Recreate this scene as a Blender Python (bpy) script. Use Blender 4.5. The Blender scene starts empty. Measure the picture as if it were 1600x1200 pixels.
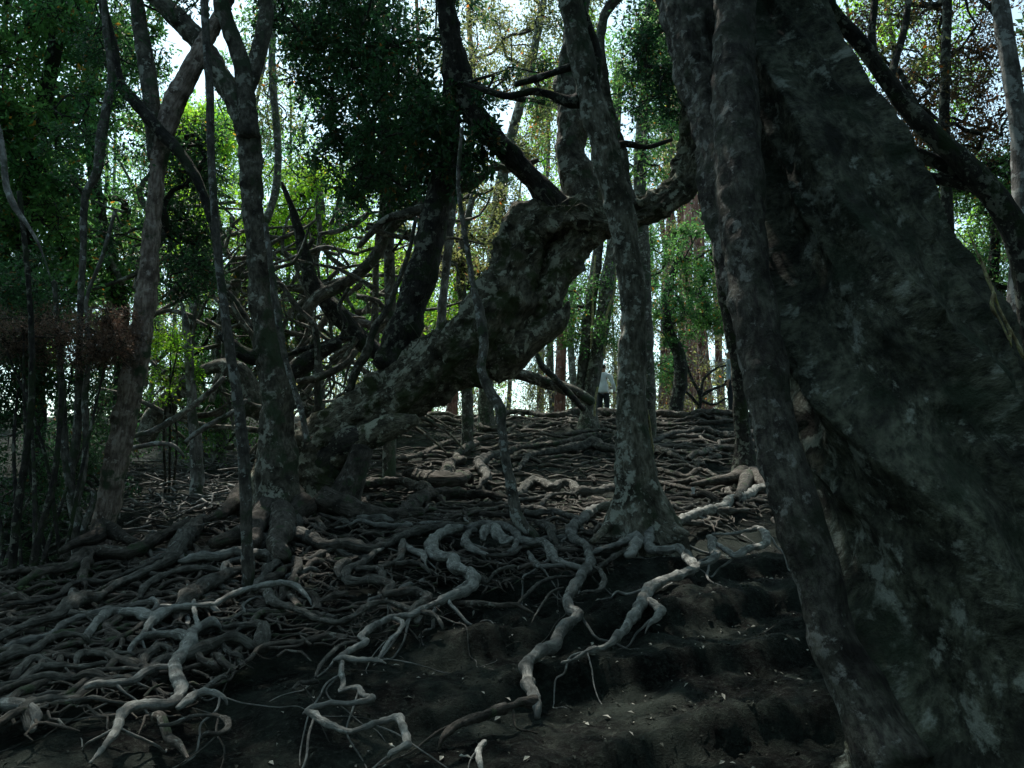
import bpy, math, random
import numpy as np
from mathutils import Vector, Matrix

# ------------------------------------------------------------------ camera, sky, sun, exposure
S = bpy.context.scene
COL = S.collection
F = 1256.0                      # focal length in pixels of the 1600 px wide photograph
PITCH = math.radians(5.0)
CAMZ = 1.6
cam_d = bpy.data.cameras.new("camera"); cam = bpy.data.objects.new("camera", cam_d); COL.objects.link(cam)
cam_d.sensor_width = 36.0; cam_d.lens = F / 1600 * 36; cam_d.clip_start = 0.05; cam_d.clip_end = 9000
cam.location = (0, 0, CAMZ); cam.rotation_euler = (math.radians(90) + PITCH, 0, 0)
S.camera = cam

SUN_EL, SUN_AZ = 60.0, -24.0    # the sun stands behind the ridge, a little to the left
W = bpy.data.worlds.new("World"); S.world = W; W.use_nodes = True
wn = W.node_tree
bg = wn.nodes["Background"]
sky = wn.nodes.new("ShaderNodeTexSky"); sky.sky_type = 'NISHITA'; sky.sun_disc = False
sky.sun_elevation = math.radians(SUN_EL); sky.sun_rotation = math.radians(SUN_AZ)
sky.air_density = 0.8; sky.dust_density = 1.0; sky.ozone_density = 1.0
hs_ = wn.nodes.new("ShaderNodeHueSaturation"); hs_.inputs["Saturation"].default_value = .68
wn.links.new(sky.outputs[0], hs_.inputs["Color"])
tn = wn.nodes.new("ShaderNodeMix"); tn.data_type = 'RGBA'; tn.blend_type = 'MULTIPLY'; tn.inputs[0].default_value = 1
wn.links.new(hs_.outputs[0], tn.inputs[6]); tn.inputs[7].default_value = (.82, 1.0, .91, 1)
wn.links.new(tn.outputs[2], bg.inputs[0]); bg.inputs[1].default_value = 0.15
sl = bpy.data.lights.new("sun", 'SUN'); sl.energy = 2.6; sl.angle = math.radians(0.5); sl.color = (1, 0.95, 0.86)
so = bpy.data.objects.new("sun", sl); COL.objects.link(so)
_a, _e = math.radians(SUN_AZ), math.radians(SUN_EL)
so.rotation_euler = Vector((math.sin(_a) * math.cos(_e), math.cos(_a) * math.cos(_e), math.sin(_e))).to_track_quat('Z', 'Y').to_euler()
S.view_settings.view_transform = 'Standard'; S.view_settings.look = 'None'
S.view_settings.exposure = 1.25; S.view_settings.gamma = 1.0; S.view_settings.use_curve_mapping = False
S.cycles.use_denoising = True
S.cycles.max_bounces = 5; S.cycles.diffuse_bounces = 3; S.cycles.glossy_bounces = 2
S.cycles.transmission_bounces = 3; S.cycles.transparent_max_bounces = 4
S.cycles.sample_clamp_indirect = 4.0

# ------------------------------------------------------------------ maths helpers
rnd = random.Random(7)
def ray(u, v):
    x = (u - 800) / F; z = (600 - v) / F
    c, s = math.cos(PITCH), math.sin(PITCH)
    return x, c - z * s, s + z * c
def P(u, v, d):
    x, y, z = ray(u, v)
    k = d / y
    return np.array((x * k, d, CAMZ + z * k))
def hashn(i, j, k):
    n = (i * 374761393 + j * 668265263 + k * 1274126177) & 0xffffffff
    n = ((n ^ (n >> 13)) * 1274126177) & 0xffffffff
    return ((n ^ (n >> 16)) & 0xffff) / 65535.0 * 2 - 1
def noise(p, sc=1.0, seed=0):
    p = np.asarray(p, float) * sc + seed * 17.31 + 1000.0
    i = np.floor(p).astype(np.int64); f = p - i; f = f * f * (3 - 2 * f)
    r = 0
    for a in (0, 1):
        for b in (0, 1):
            for c in (0, 1):
                w = (f[..., 0] if a else 1 - f[..., 0]) * (f[..., 1] if b else 1 - f[..., 1]) * (f[..., 2] if c else 1 - f[..., 2])
                r = r + w * hashn(i[..., 0] + a, i[..., 1] + b, i[..., 2] + c)
    return r
def fbm(p, sc, seed=0, octv=3):
    r, a = 0, 1.0
    for o in range(octv):
        r = r + a * noise(p, sc * 2 ** o, seed + o); a *= .5
    return r

# ------------------------------------------------------------------ terrain height
_tv = [(1200, 3.3), (1100, 4.1), (1000, 5.1), (900, 6.4), (820, 8.0), (760, 11.0), (700, 15.5), (645, 21.0)]
_ty, _tz = [], []
for v, y in _tv:
    r = ray(800, v); _ty.append(y); _tz.append(CAMZ + r[2] / r[1] * y)
TY = np.concatenate(([-60, -3, 1.5], _ty, [22.3, 24, 28, 36, 60, 4000]))
TZ = np.concatenate(([-1.0, 0.0, 0.2], _tz, [2.70, 2.38, 1.75, 0.5, -1.5, -8]))
_yy = np.arange(-61, 61, .1); _zz = np.interp(_yy, TY, TZ)
for _ in range(2):
    kk = np.ones(13) / 13; _zz = np.convolve(np.pad(_zz, 6, 'edge'), kk, 'valid')
def hs(x, y):                                   # smooth slope
    x = np.asarray(x, float); y = np.asarray(y, float)
    z = np.where(np.abs(y) < 60, np.interp(y, _yy, _zz), np.interp(y, TY, TZ))
    z = z + 0.16 * np.exp(-((x - 5.6) / 1.8) ** 2 - ((y - 20.6) / 1.6) ** 2)      # low mound on the ridge
    z = z + 0.10 * np.exp(-((x + 2.6) / 1.6) ** 2 - ((y - 8.6) / 1.4) ** 2)       # swell at the bowed tree
    return z
def sm(a, b, t):
    t = np.clip((t - a) / (b - a), 0, 1); return t * t * (3 - 2 * t)
def hg(x, y):                                   # ground as built
    x = np.asarray(x, float); y = np.asarray(y, float)
    q = np.stack([x, y, np.zeros_like(x)], -1)
    near = (np.abs(x) < 40) & (y < 60)
    z = hs(x, y)
    path = sm(-1.1, 0.1, x + (y - 4) * .10) * sm(8.6, 6.2, y) * sm(1.0, 3.0, y)
    z = z - (.10 * np.clip(fbm(q, .9, 3) * .5 + .6, 0, 1.3) + (1 - path) * (.05 + .07 * (1 + fbm(q, 1.9, 13, 2)).clip(0, 2)) * sm(21.5, 19.5, y)) * near
    ph = (y - .38 * x + .18 * noise(q, .9, 9) + .06 * noise(q, 3, 11)) / .95 + .15
    fr = ph - np.floor(ph)
    z = z + path * .19 * (sm(.78, .95, fr) - fr)
    z = z + path * (.06 * fbm(q, 1.7, 21) + .035 * fbm(q, 4.5, 22, 3) + .02 * (1 - np.abs(noise(q, 7, 23))) ** 3)
    z = z + (.020 * fbm(q, 5.0, 5) + .010 * fbm(q, 15, 6, 2)) * near
    return z
def hit(u, v):
    x, y, z = ray(u, v)
    ys = np.arange(2.2, 22.5, .01)
    d = (CAMZ + z / y * ys) - hs(x / y * ys, ys)
    k = np.nonzero(d < 0)[0]
    return float(ys[k[0]]) if len(k) else 21.3

# ------------------------------------------------------------------ objects
def link(o):
    COL.objects.link(o); return o
def tag(o, label=None, cat=None, group=None, kind=None):
    if label: o["label"] = label
    if cat: o["category"] = cat
    if group: o["group"] = group
    if kind: o["kind"] = kind
    return o
def thing(name, label, cat, loc, group=None):
    o = bpy.data.objects.new(name, None); o.location = [float(c) for c in loc]; o.empty_display_size = .2
    return tag(link(o), label, cat, group)
def mesh_obj(name, V, Q, mat, parent=None, origin=None, bark=None, smooth=True, tris=False):
    """V (n,3) world coordinates, Q (m,4) quads -> ONE mesh object"""
    V = np.asarray(V, np.float32); Q = np.asarray(Q, np.int32)
    org = np.array(parent.location if parent is not None else (origin if origin is not None else (0, 0, 0)), np.float32)
    me = bpy.data.meshes.new(name)
    k = Q.shape[1]
    me.vertices.add(len(V)); me.vertices.foreach_set("co", (V - org).ravel())
    me.loops.add(Q.size); me.loops.foreach_set("vertex_index", Q.ravel())
    me.polygons.add(len(Q)); me.polygons.foreach_set("loop_start", np.arange(0, Q.size, k, dtype=np.int32))
    me.polygons.foreach_set("loop_total", np.full(len(Q), k, np.int32))
    me.polygons.foreach_set("use_smooth", np.full(len(Q), smooth, bool))
    me.update(calc_edges=True)
    if bark is not None:
        at = me.attributes.new("bark_co", 'FLOAT_VECTOR', 'POINT')
        at.data.foreach_set("vector", np.asarray(bark, np.float32).ravel())
    me.materials.append(mat)
    o = bpy.data.objects.new(name, me)
    if parent is not None: o.parent = parent
    else: o.location = [float(c) for c in org]
    return link(o)

# ------------------------------------------------------------------ tubes
def spline(pts, step):
    pts = np.asarray(pts, float)
    if len(pts) == 2: pts = np.array([pts[0], (pts[0] + pts[1]) / 2, pts[1]])
    p = np.vstack([2 * pts[0] - pts[1], pts, 2 * pts[-1] - pts[-2]])
    out = []
    for i in range(1, len(p) - 2):
        n = max(1, int(np.linalg.norm(p[i + 1, :3] - p[i, :3]) / step))
        t = np.linspace(0, 1, n, endpoint=False)[:, None]
        a, b, c, d = p[i - 1], p[i], p[i + 1], p[i + 2]
        out.append(.5 * ((2 * b) + (-a + c) * t + (2 * a - 5 * b + 4 * c - d) * t ** 2 + (-a + 3 * b - 3 * c + d) * t ** 3))
    out.append(pts[-1:])
    o = np.vstack(out); o[:, 3] = np.maximum(o[:, 3], .0015)
    return o
def tube(pts, sides=12, step=None, lump=.12, fine=.05, lobes=0, lobe_amp=0, twist=0, seed=0, flat=1.0, cap=True, wob=0.0, flare=0, rough=0.0):
    """pts: (x,y,z,r) -> verts, quads, bark coordinates"""
    pts = np.asarray(pts, float)
    if step is None: step = max(.015, float(np.median(pts[:, 3])) * .7)
    s = spline(pts, step)
    C, R = s[:, :3].copy(), s[:, 3].copy()
    n = len(C)
    if wob: 
        C += wob * R[:, None] * np.stack([noise(C, 1.2 / max(R.mean(), .01) * .25, seed + k) for k in (1, 2, 3)], -1)
    T = np.gradient(C, axis=0); T /= np.linalg.norm(T, axis=1)[:, None] + 1e-9
    up = np.array((0, 0, 1.0)) if abs(T[0, 2]) < .8 else np.array((0, 1.0, 0))
    N = np.zeros_like(C); v = np.cross(T[0], up); v /= np.linalg.norm(v) + 1e-9
    for i in range(n):
        v = v - T[i] * v.dot(T[i]); v /= np.linalg.norm(v) + 1e-9; N[i] = v
    B = np.cross(T, N)
    L = np.concatenate(([0], np.cumsum(np.linalg.norm(np.diff(C, axis=0), axis=1))))
    th = np.linspace(0, 2 * math.pi, sides, endpoint=False)
    ct, st = np.cos(th), np.sin(th)
    dirs = N[:, None, :] * ct[None, :, None] + B[:, None, :] * st[None, :, None]
    base = C[:, None, :] + dirs * R[:, None, None]
    rm = max(R.mean(), .004)
    k = 1 + lump * fbm(base, .55 / rm, seed, 2) + fine * noise(base, 2.2 / rm, seed + 5)
    if rough:
        q_ = base + .05 * np.stack([noise(base, 5, seed + 60 + c_) for c_ in range(3)], -1)
        rg = (1 - np.abs(noise(q_ * (1, 1, .55), 5.5, seed + 9))) ** 3 + .6 * (1 - np.abs(noise(q_, 12, seed + 10))) ** 3 + .35 * noise(q_, 26, seed + 12) - .75
        k = k + rough / R[:, None] * rg
    if lobes:
        tt = np.linspace(0, 1, n)
        am = lobe_amp * (np.exp(-tt * flare) if flare else 1)
        k = k + np.broadcast_to(am, (n,))[:, None] * (np.sin(lobes * th[None, :] + twist * L[:, None] + 1.3 * noise(C, .8, seed)[:, None]) + .4 * np.sin((lobes * 2 + 1) * th[None, :] + 2 * L[:, None]))
    V = C[:, None, :] + dirs * (R[:, None] * k)[..., None]
    rr = R[:, None] * np.ones(sides)[None]
    BC = np.stack([ct[None, :] * rr, st[None, :] * rr, np.broadcast_to(L[:, None], rr.shape)], -1) + seed * 3.7
    V = V.reshape(-1, 3); BC = BC.reshape(-1, 3)
    i = np.arange(n - 1)[:, None] * sides; j = np.arange(sides)[None]; j2 = (j + 1) % sides
    Q = np.stack([i + j, i + j2, i + sides + j2, i + sides + j], -1).reshape(-1, 4)
    if cap:
        m = len(V)
        V = np.vstack([V, C[0] - T[0] * R[0] * .5, C[-1] + T[-1] * R[-1] * .7]); BC = np.vstack([BC, BC[0], BC[-1]])
        a = np.arange(0, sides, 2)
        q0 = np.stack([np.full(len(a), m), (a + 2) % sides, (a + 1) % sides, a], -1)
        e = (n - 1) * sides
        q1 = np.stack([np.full(len(a), m + 1), e + a, e + (a + 1) % sides, e + (a + 2) % sides], -1)
        Q = np.vstack([Q, q0, q1])
    return V, Q, BC
def merge(parts):
    V, Q, B, o = [], [], [], 0
    for v, q, b in parts:
        V.append(v); Q.append(q + o); B.append(b); o += len(v)
    return np.vstack(V), np.vstack(Q), np.vstack(B)
def px(path, d=None, dd=0.0):
    """pixel path (u,v,r[,d]) at distance d (reaching d+dd at its end) -> xyz r"""
    out = []
    for i, p in enumerate(path):
        D = p[3] if len(p) > 3 else d + dd * i / max(1, len(path) - 1)
        q = P(p[0], p[1], D); out.append((*q, p[2] * D / F))
    return np.array(out)

# ------------------------------------------------------------------ materials
def mat_new(name):
    m = bpy.data.materials.new(name); m.use_nodes = True
    nt = m.node_tree; nt.nodes.clear(); return m, nt
def nd(nt, t, **k):
    n = nt.nodes.new(t)
    for a, b in k.items():
        if a in n.inputs.keys(): n.inputs[a].default_value = b
        else: setattr(n, a, b)
    return n
def mixc(nt, fac, a, b):
    m = nt.nodes.new("ShaderNodeMix"); m.data_type = 'RGBA'
    for sock, v in ((0, fac), (6, a), (7, b)):
        if hasattr(v, "is_output"): nt.links.new(v, m.inputs[sock])
        elif sock == 0: m.inputs[0].default_value = v
        else: m.inputs[sock].default_value = (*v, 1)
    return m.outputs[2]
def ramp(nt, src, a, b):
    r = nt.nodes.new("ShaderNodeMapRange"); r.inputs[1].default_value = a; r.inputs[2].default_value = b
    nt.links.new(src, r.inputs[0]); return r.outputs[0]
def bark_mat(name, base, dark, lichen=None, lich_amt=.5, moss=None, moss_amt=.4, scale=1.0, stretch=.35, bump=.6, rough=.85, soft=0.0, lsc=5.0):
    m, nt = mat_new(name)
    L = nt.links.new
    at = nd(nt, "ShaderNodeAttribute", attribute_name="bark_co")
    mp = nd(nt, "ShaderNodeMapping"); mp.inputs["Scale"].default_value = (1, 1, stretch); L(at.outputs["Vector"], mp.inputs["Vector"])
    n1 = nd(nt, "ShaderNodeTexNoise", Scale=22 * scale, Detail=7.0, Roughness=.65); L(mp.outputs[0], n1.inputs["Vector"])
    n2 = nd(nt, "ShaderNodeTexNoise", Scale=3.4 * scale, Detail=5.0, Roughness=.6); L(at.outputs["Vector"], n2.inputs["Vector"])
    n3 = nd(nt, "ShaderNodeTexNoise", Scale=lsc * scale, Detail=8.0, Roughness=.68, Distortion=.15); L(at.outputs["Vector"], n3.inputs["Vector"])
    n4 = nd(nt, "ShaderNodeTexNoise", Scale=2.3 * scale, Detail=6.0, Roughness=.65); L(at.outputs["Vector"], n4.inputs["Vector"])
    oi = nd(nt, "ShaderNodeObjectInfo")
    gm = nd(nt, "ShaderNodeNewGeometry"); sx = nd(nt, "ShaderNodeSeparateXYZ"); L(gm.outputs["Normal"], sx.inputs[0])
    def shifted(src, ax, k):
        q = nd(nt, "ShaderNodeMath", operation='MULTIPLY_ADD'); L(sx.outputs[ax], q.inputs[0]); q.inputs[1].default_value = k; L(src, q.inputs[2]); return q.outputs[0]
    c = mixc(nt, ramp(nt, n1.outputs[0], .38, .62), dark, base)
    c = mixc(nt, ramp(nt, n2.outputs[0], .42, .66), c, [x * .45 for x in dark])
    if lichen: 
        c = mixc(nt, ramp(nt, shifted(n3.outputs[0], 0, -.06), .60 - .13 * lich_amt, .635 - .13 * lich_amt + soft), c, lichen)
    if moss:
        c = mixc(nt, ramp(nt, shifted(n4.outputs[0], 0, .05), .60 - .14 * moss_amt, .68 - .14 * moss_amt + soft), c, moss)
    hsv = nd(nt, "ShaderNodeHueSaturation"); L(c, hsv.inputs["Color"])
    L(ramp_out(nt, oi.outputs["Random"], .75, 1.25), hsv.inputs["Value"])
    bsdf = nd(nt, "ShaderNodeBsdfPrincipled", Roughness=rough); bsdf.inputs["Specular IOR Level"].default_value = .25
    L(hsv.outputs[0], bsdf.inputs["Base Color"])
    vo = nd(nt, "ShaderNodeTexVoronoi", Scale=9 * scale); vo.feature = 'DISTANCE_TO_EDGE'; L(mp.outputs[0], vo.inputs["Vector"])
    ad = nd(nt, "ShaderNodeMath", operation='MULTIPLY_ADD'); L(vo.outputs["Distance"], ad.inputs[0]); ad.inputs[1].default_value = .7; L(n1.outputs[0], ad.inputs[2])
    ad2 = nd(nt, "ShaderNodeMath", operation='ADD'); L(ad.outputs[0], ad2.inputs[0]); L(n3.outputs[0], ad2.inputs[1])
    bp = nd(nt, "ShaderNodeBump", Strength=bump, Distance=.045 / scale ** .5); L(ad2.outputs[0], bp.inputs["Height"]); L(bp.outputs[0], bsdf.inputs["Normal"])
    out = nd(nt, "ShaderNodeOutputMaterial"); L(bsdf.outputs[0], out.inputs[0])
    return m
def ramp_out(nt, src, lo, hi):
    r = nt.nodes.new("ShaderNodeMapRange"); r.inputs[3].default_value = lo; r.inputs[4].default_value = hi
    nt.links.new(src, r.inputs[0]); return r.outputs[0]
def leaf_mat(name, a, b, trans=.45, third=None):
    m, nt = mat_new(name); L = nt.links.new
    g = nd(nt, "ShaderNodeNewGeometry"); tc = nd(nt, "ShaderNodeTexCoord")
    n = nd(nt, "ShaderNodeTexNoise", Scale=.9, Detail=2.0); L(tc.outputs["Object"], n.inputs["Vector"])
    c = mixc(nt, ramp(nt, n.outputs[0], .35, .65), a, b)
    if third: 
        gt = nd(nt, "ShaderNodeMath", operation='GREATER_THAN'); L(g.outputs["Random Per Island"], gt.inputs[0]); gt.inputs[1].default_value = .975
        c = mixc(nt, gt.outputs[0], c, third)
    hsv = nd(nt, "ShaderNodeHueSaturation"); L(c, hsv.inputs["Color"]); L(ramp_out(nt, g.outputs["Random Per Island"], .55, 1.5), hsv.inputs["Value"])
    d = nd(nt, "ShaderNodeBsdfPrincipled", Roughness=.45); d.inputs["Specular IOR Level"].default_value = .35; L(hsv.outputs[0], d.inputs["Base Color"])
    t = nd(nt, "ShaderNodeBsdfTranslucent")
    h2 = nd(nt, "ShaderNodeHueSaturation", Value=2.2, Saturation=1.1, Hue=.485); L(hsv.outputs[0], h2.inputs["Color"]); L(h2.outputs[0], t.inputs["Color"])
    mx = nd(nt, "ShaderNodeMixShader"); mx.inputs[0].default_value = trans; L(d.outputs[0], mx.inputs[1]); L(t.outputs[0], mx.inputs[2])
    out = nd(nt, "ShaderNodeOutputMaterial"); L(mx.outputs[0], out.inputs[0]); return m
def plain_mat(name, col, rough=.8, var=.3, scale=30, bump=.2):
    m, nt = mat_new(name); L = nt.links.new
    tc = nd(nt, "ShaderNodeTexCoord"); n = nd(nt, "ShaderNodeTexNoise", Scale=scale, Detail=5.0); L(tc.outputs["Object"], n.inputs["Vector"])
    c = mixc(nt, n.outputs[0], [x * (1 - var) for x in col], [min(1, x * (1 + var)) for x in col])
    b = nd(nt, "ShaderNodeBsdfPrincipled", Roughness=rough); b.inputs["Specular IOR Level"].default_value = .25; L(c, b.inputs["Base Color"])
    bp = nd(nt, "ShaderNodeBump", Strength=bump, Distance=.01); L(n.outputs[0], bp.inputs["Height"]); L(bp.outputs[0], b.inputs["Normal"])
    out = nd(nt, "ShaderNodeOutputMaterial"); L(b.outputs[0], out.inputs[0]); return m

M_ROOT = bark_mat("root_bark", (.165, .165, .148), (.075, .074, .064), (.25, .255, .235), .10, None, 0, 3.0, .22, .9, soft=.05)
M_ROOTG = bark_mat("root_bark_pale", (.30, .31, .29), (.19, .195, .18), (.40, .42, .40), .15, None, 0, 3.0, .22, .8, soft=.06)
M_ROOTB = bark_mat("root_bark_brown", (.145, .128, .113), (.055, .052, .042), (.20, .20, .175), .05, (.05, .07, .04), .25, 2.6, .25, .9)
M_GIANT = bark_mat("giant_bark", (.165, .18, .13), (.038, .043, .032), (.32, .35, .30), .16, (.034, .050, .030), .62, 1.5, .6, 1.0, soft=.05, lsc=6.0)
M_GIANT2 = bark_mat("giant_stem_bark", (.18, .18, .145), (.05, .045, .04), (.27, .275, .25), .15, (.05, .06, .04), .5, 1.9, .4, 1.0, soft=.02, lsc=7.0)
M_ARCH = bark_mat("gnarled_bark", (.27, .255, .19), (.065, .06, .042), (.42, .43, .34), .5, (.055, .07, .03), .55, 1.6, .4, .9)
M_GREY = bark_mat("mottled_grey_bark", (.20, .19, .155), (.065, .06, .048), (.34, .35, .30), .38, (.055, .075, .045), .45, 1.7, .5, .7)
M_DARK = bark_mat("dark_mossy_bark", (.07, .065, .055), (.025, .024, .022), (.20, .21, .17), .35, (.03, .045, .02), .5, 2.1, .4, .7)
M_RED = bark_mat("reddish_bark", (.42, .35, .30), (.14, .105, .085), (.38, .33, .29), .35, (.05, .07, .04), .35, 1.8, .25, .7)
M_CEDAR = bark_mat("cedar_bark", (.34, .17, .13), (.15, .07, .055), (.4, .3, .27), .2, None, 0, 1.2, .06, .7)
M_GREY2 = bark_mat("flaking_bark", (.30, .29, .235), (.085, .08, .06), (.44, .46, .40), .42, (.05, .065, .04), .55, 1.2, .35, .8, soft=.02, lsc=9.0)
M_PALE = bark_mat("pale_bark", (.34, .34, .32), (.14, .13, .12), (.46, .48, .46), .4, (.07, .09, .06), .2, 1.8, .3, .5)
M_THIN = bark_mat("sapling_bark", (.20, .19, .165), (.08, .075, .065), (.33, .35, .33), .35, (.05, .07, .04), .35, 2.4, .3, .5)
M_LIT = bark_mat("sunlit_mossy_vine", (.50, .46, .30), (.26, .20, .10), (.5, .5, .25), .3, (.32, .32, .08), .5, 5, .3, .5)  # yellowish moss, with sunlit rim brightness put into the colour

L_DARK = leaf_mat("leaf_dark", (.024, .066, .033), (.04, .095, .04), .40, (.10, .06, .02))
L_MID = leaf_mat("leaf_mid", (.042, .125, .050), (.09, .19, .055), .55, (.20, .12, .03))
L_BRIGHT = leaf_mat("leaf_bright", (.10, .25, .035), (.17, .31, .05), .6, (.22, .20, .04))  # sunlit brightness of these leaves is put into the colour
L_OLIVE = leaf_mat("leaf_olive", (.10, .13, .05), (.14, .155, .06), .5, (.25, .12, .04))
L_BROWN = leaf_mat("leaf_brown", (.10, .055, .025), (.065, .07, .035), .35, (.26, .10, .03))
L_DRY = leaf_mat("frond_dry", (.15, .098, .068), (.12, .095, .068), .3)
L_FERN = leaf_mat("fern_green", (.035, .075, .03), (.05, .10, .04), .3)

# ------------------------------------------------------------------ ground
def build_ground():
    m, nt = mat_new("soil"); L = nt.links.new
    tc = nd(nt, "ShaderNodeTexCoord")
    n = nd(nt, "ShaderNodeTexNoise", Scale=2.4, Detail=8.0, Roughness=.65); L(tc.outputs["Object"], n.inputs["Vector"])
    n2 = nd(nt, "ShaderNodeTexNoise", Scale=28, Detail=8.0, Roughness=.75); L(tc.outputs["Object"], n2.inputs["Vector"])
    n3 = nd(nt, "ShaderNodeTexNoise", Scale=90, Detail=4.0, Roughness=.7); L(tc.outputs["Object"], n3.inputs["Vector"])
    n4 = nd(nt, "ShaderNodeTexNoise", Scale=.8, Detail=6.0, Roughness=.7); n4.noise_dimensions = "4D"; n4.inputs["W"].default_value = 3.0; L(tc.outputs["Object"], n4.inputs["Vector"])
    c = mixc(nt, ramp(nt, n.outputs[0], .42, .58), (.005, .006, .005), (.038, .050, .041))
    c = mixc(nt, ramp(nt, n2.outputs[0], .50, .75), c, (.080, .100, .082))
    c = mixc(nt, ramp(nt, n4.outputs[0], .62, .72), c, (.018, .034, .014))
    b = nd(nt, "ShaderNodeBsdfPrincipled", Roughness=.9); b.inputs["Specular IOR Level"].default_value = .15; L(c, b.inputs["Base Color"])
    ad = nd(nt, "ShaderNodeMath", operation='ADD'); L(n2.outputs[0], ad.inputs[0]); L(n3.outputs[0], ad.inputs[1])
    bp = nd(nt, "ShaderNodeBump", Strength=1.0, Distance=.06); L(ad.outputs[0], bp.inputs["Height"]); L(bp.outputs[0], b.inputs["Normal"])
    out = nd(nt, "ShaderNodeOutputMaterial"); L(b.outputs[0], out.inputs[0])
    xs = np.concatenate((-np.geomspace(700, 15, 24), np.arange(-14.5, -5, .16), np.arange(-5, 4.5, .035), np.arange(4.5, 13, .16), np.geomspace(13.5, 700, 24)))
    ys = np.concatenate((-np.geomspace(300, 5, 14), np.arange(-4, 1.5, .3), np.arange(1.5, 10, .035), np.arange(10, 26, .1), np.geomspace(26.2, 900, 50)))
    X, Y = np.meshgrid(xs, ys); Z = hg(X, Y)
    V = np.stack([X, Y, Z], -1).reshape(-1, 3); nx = len(xs)
    i = np.arange(len(ys) - 1)[:, None] * nx; j = np.arange(nx - 1)[None]
    Q = np.stack([i + j, i + j + 1, i + nx + j + 1, i + nx + j], -1).reshape(-1, 4)
    tag(mesh_obj("ground", V, Q, m), kind="structure")
build_ground()

# ------------------------------------------------------------------ foliage
def unit(v): return v / (np.linalg.norm(v, axis=-1, keepdims=True) + 1e-9)
def foliage(clumps, leaf=.05, dens=1.0, seed=0, width=.5, droop=.15):
    """clumps (n,4): centre and radius -> leaf quads, and twig segments"""
    g = np.random.default_rng(seed); C = np.asarray(clumps, float)
    n = len(C); K = 14
    o = np.repeat(C[:, :3], K, 0); R = np.repeat(C[:, 3], K)
    d = unit(g.normal(size=(n * K, 3)) * (1, 1, .75) + (0, 0, .1))
    o = o + g.normal(size=o.shape) * (R * .25)[:, None]
    ln = R * g.uniform(.5, 1.15, n * K)
    m = max(4, int(16 * dens))
    t = g.uniform(.2, 1.02, (n * K, m))
    side = unit(np.cross(d, g.normal(size=d.shape)))
    side2 = np.cross(d, side)
    ang = g.uniform(0, 2 * math.pi, (n * K, m))
    sd = side[:, None] * np.cos(ang)[..., None] + side2[:, None] * np.sin(ang)[..., None]
    sub = g.uniform(0, 1, (n * K, m)) ** 1.5 * .28
    pos = o[:, None] + d[:, None] * (ln[:, None] * t)[..., None] + sd * (R[:, None] * sub)[..., None]
    pos[..., 2] -= droop * R[:, None] * t ** 2
    a = unit(d[:, None] * .5 + sd * .8 + g.normal(size=pos.shape) * .35 + np.array((0, 0, -.25)))
    b = unit(np.cross(a, g.normal(size=a.shape) * .6 + np.array((0, 0, 1.0))))
    nn = np.cross(a, b)
    sz = leaf * g.uniform(.55, 1.3, (n * K, m))[..., None]
    p0 = pos; p1 = pos + a * sz * .45 + b * sz * width * .5 + nn * sz * .08
    p2 = pos + a * sz; p3 = pos + a * sz * .45 - b * sz * width * .5 + nn * sz * .08
    V = np.stack([p0, p1, p2, p3], 2).reshape(-1, 3)
    Q = np.arange(len(V)).reshape(-1, 4)
    e = o + d * ln[:, None]; e[:, 2] -= droop * R
    return V, Q, (o, e, R)
def prisms(A, B, ra, rb):
    A, B = np.asarray(A), np.asarray(B); n = len(A)
    T = unit(B - A); s = unit(np.cross(T, np.array((.3, .5, .81)))); q = np.cross(T, s)
    V = []
    for k in range(4):
        dr = s * math.cos(k * math.pi / 2) + q * math.sin(k * math.pi / 2)
        V.append(A + dr * np.asarray(ra)[:, None]); 
    for k in range(4):
        dr = s * math.cos(k * math.pi / 2) + q * math.sin(k * math.pi / 2)
        V.append(B + dr * np.asarray(rb)[:, None])
    V = np.stack(V, 1).reshape(-1, 3)
    f = np.array([[k, (k + 1) % 4, 4 + (k + 1) % 4, 4 + k] for k in range(4)])
    Q = (np.arange(n)[:, None, None] * 8 + f[None]).reshape(-1, 4)
    return V, Q, V * 1.0
def limbs(clumps, anchors, seed=0, r0=.012, tw=None):
    """branches that join every clump to the nearest branch already standing"""
    g = np.random.default_rng(seed + 50)
    A = [np.array(a[:3]) for a in anchors]; par = [-1] * len(A)
    C = np.asarray(clumps)[:, :3]
    dmin = np.min(np.linalg.norm(C[:, None] - np.array(A)[None], axis=2), 1)
    order = np.argsort(dmin)
    for i in order:
        D = np.linalg.norm(np.array(A) - C[i], axis=1); j = int(np.argmin(D + np.arange(len(A)) * 1e-6))
        A.append(C[i]); par.append(j)
    cnt = np.ones(len(A))
    for i in range(len(A) - 1, len(anchors) - 1, -1):
        if par[i] >= 0: cnt[par[i]] += cnt[i]
    parts = []
    for i in range(len(anchors), len(A)):
        a, b = A[par[i]], A[i]; L = np.linalg.norm(b - a)
        if L < .05: continue
        ra = r0 * cnt[i] ** .45; rb = ra * .75
        if par[i] < len(anchors) : ra = ra * 1.2
        m1 = a + (b - a) * .35 + g.normal(size=3) * L * .13; m2 = a + (b - a) * .7 + g.normal(size=3) * L * .12
        parts.append(tube([(*a, ra), (*m1, ra * .95), (*m2, rb), (*b, rb * .8)], 6, max(.08, L / 8), .15, .05, seed=i % 13, cap=False))
    if tw is not None:
        o, e, R = tw
        parts.append(prisms(o, (o + e) / 2 + g.normal(size=o.shape) * .03, np.full(len(o), r0 * .6), np.full(len(o), r0 * .4)))
    return merge(parts)
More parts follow.
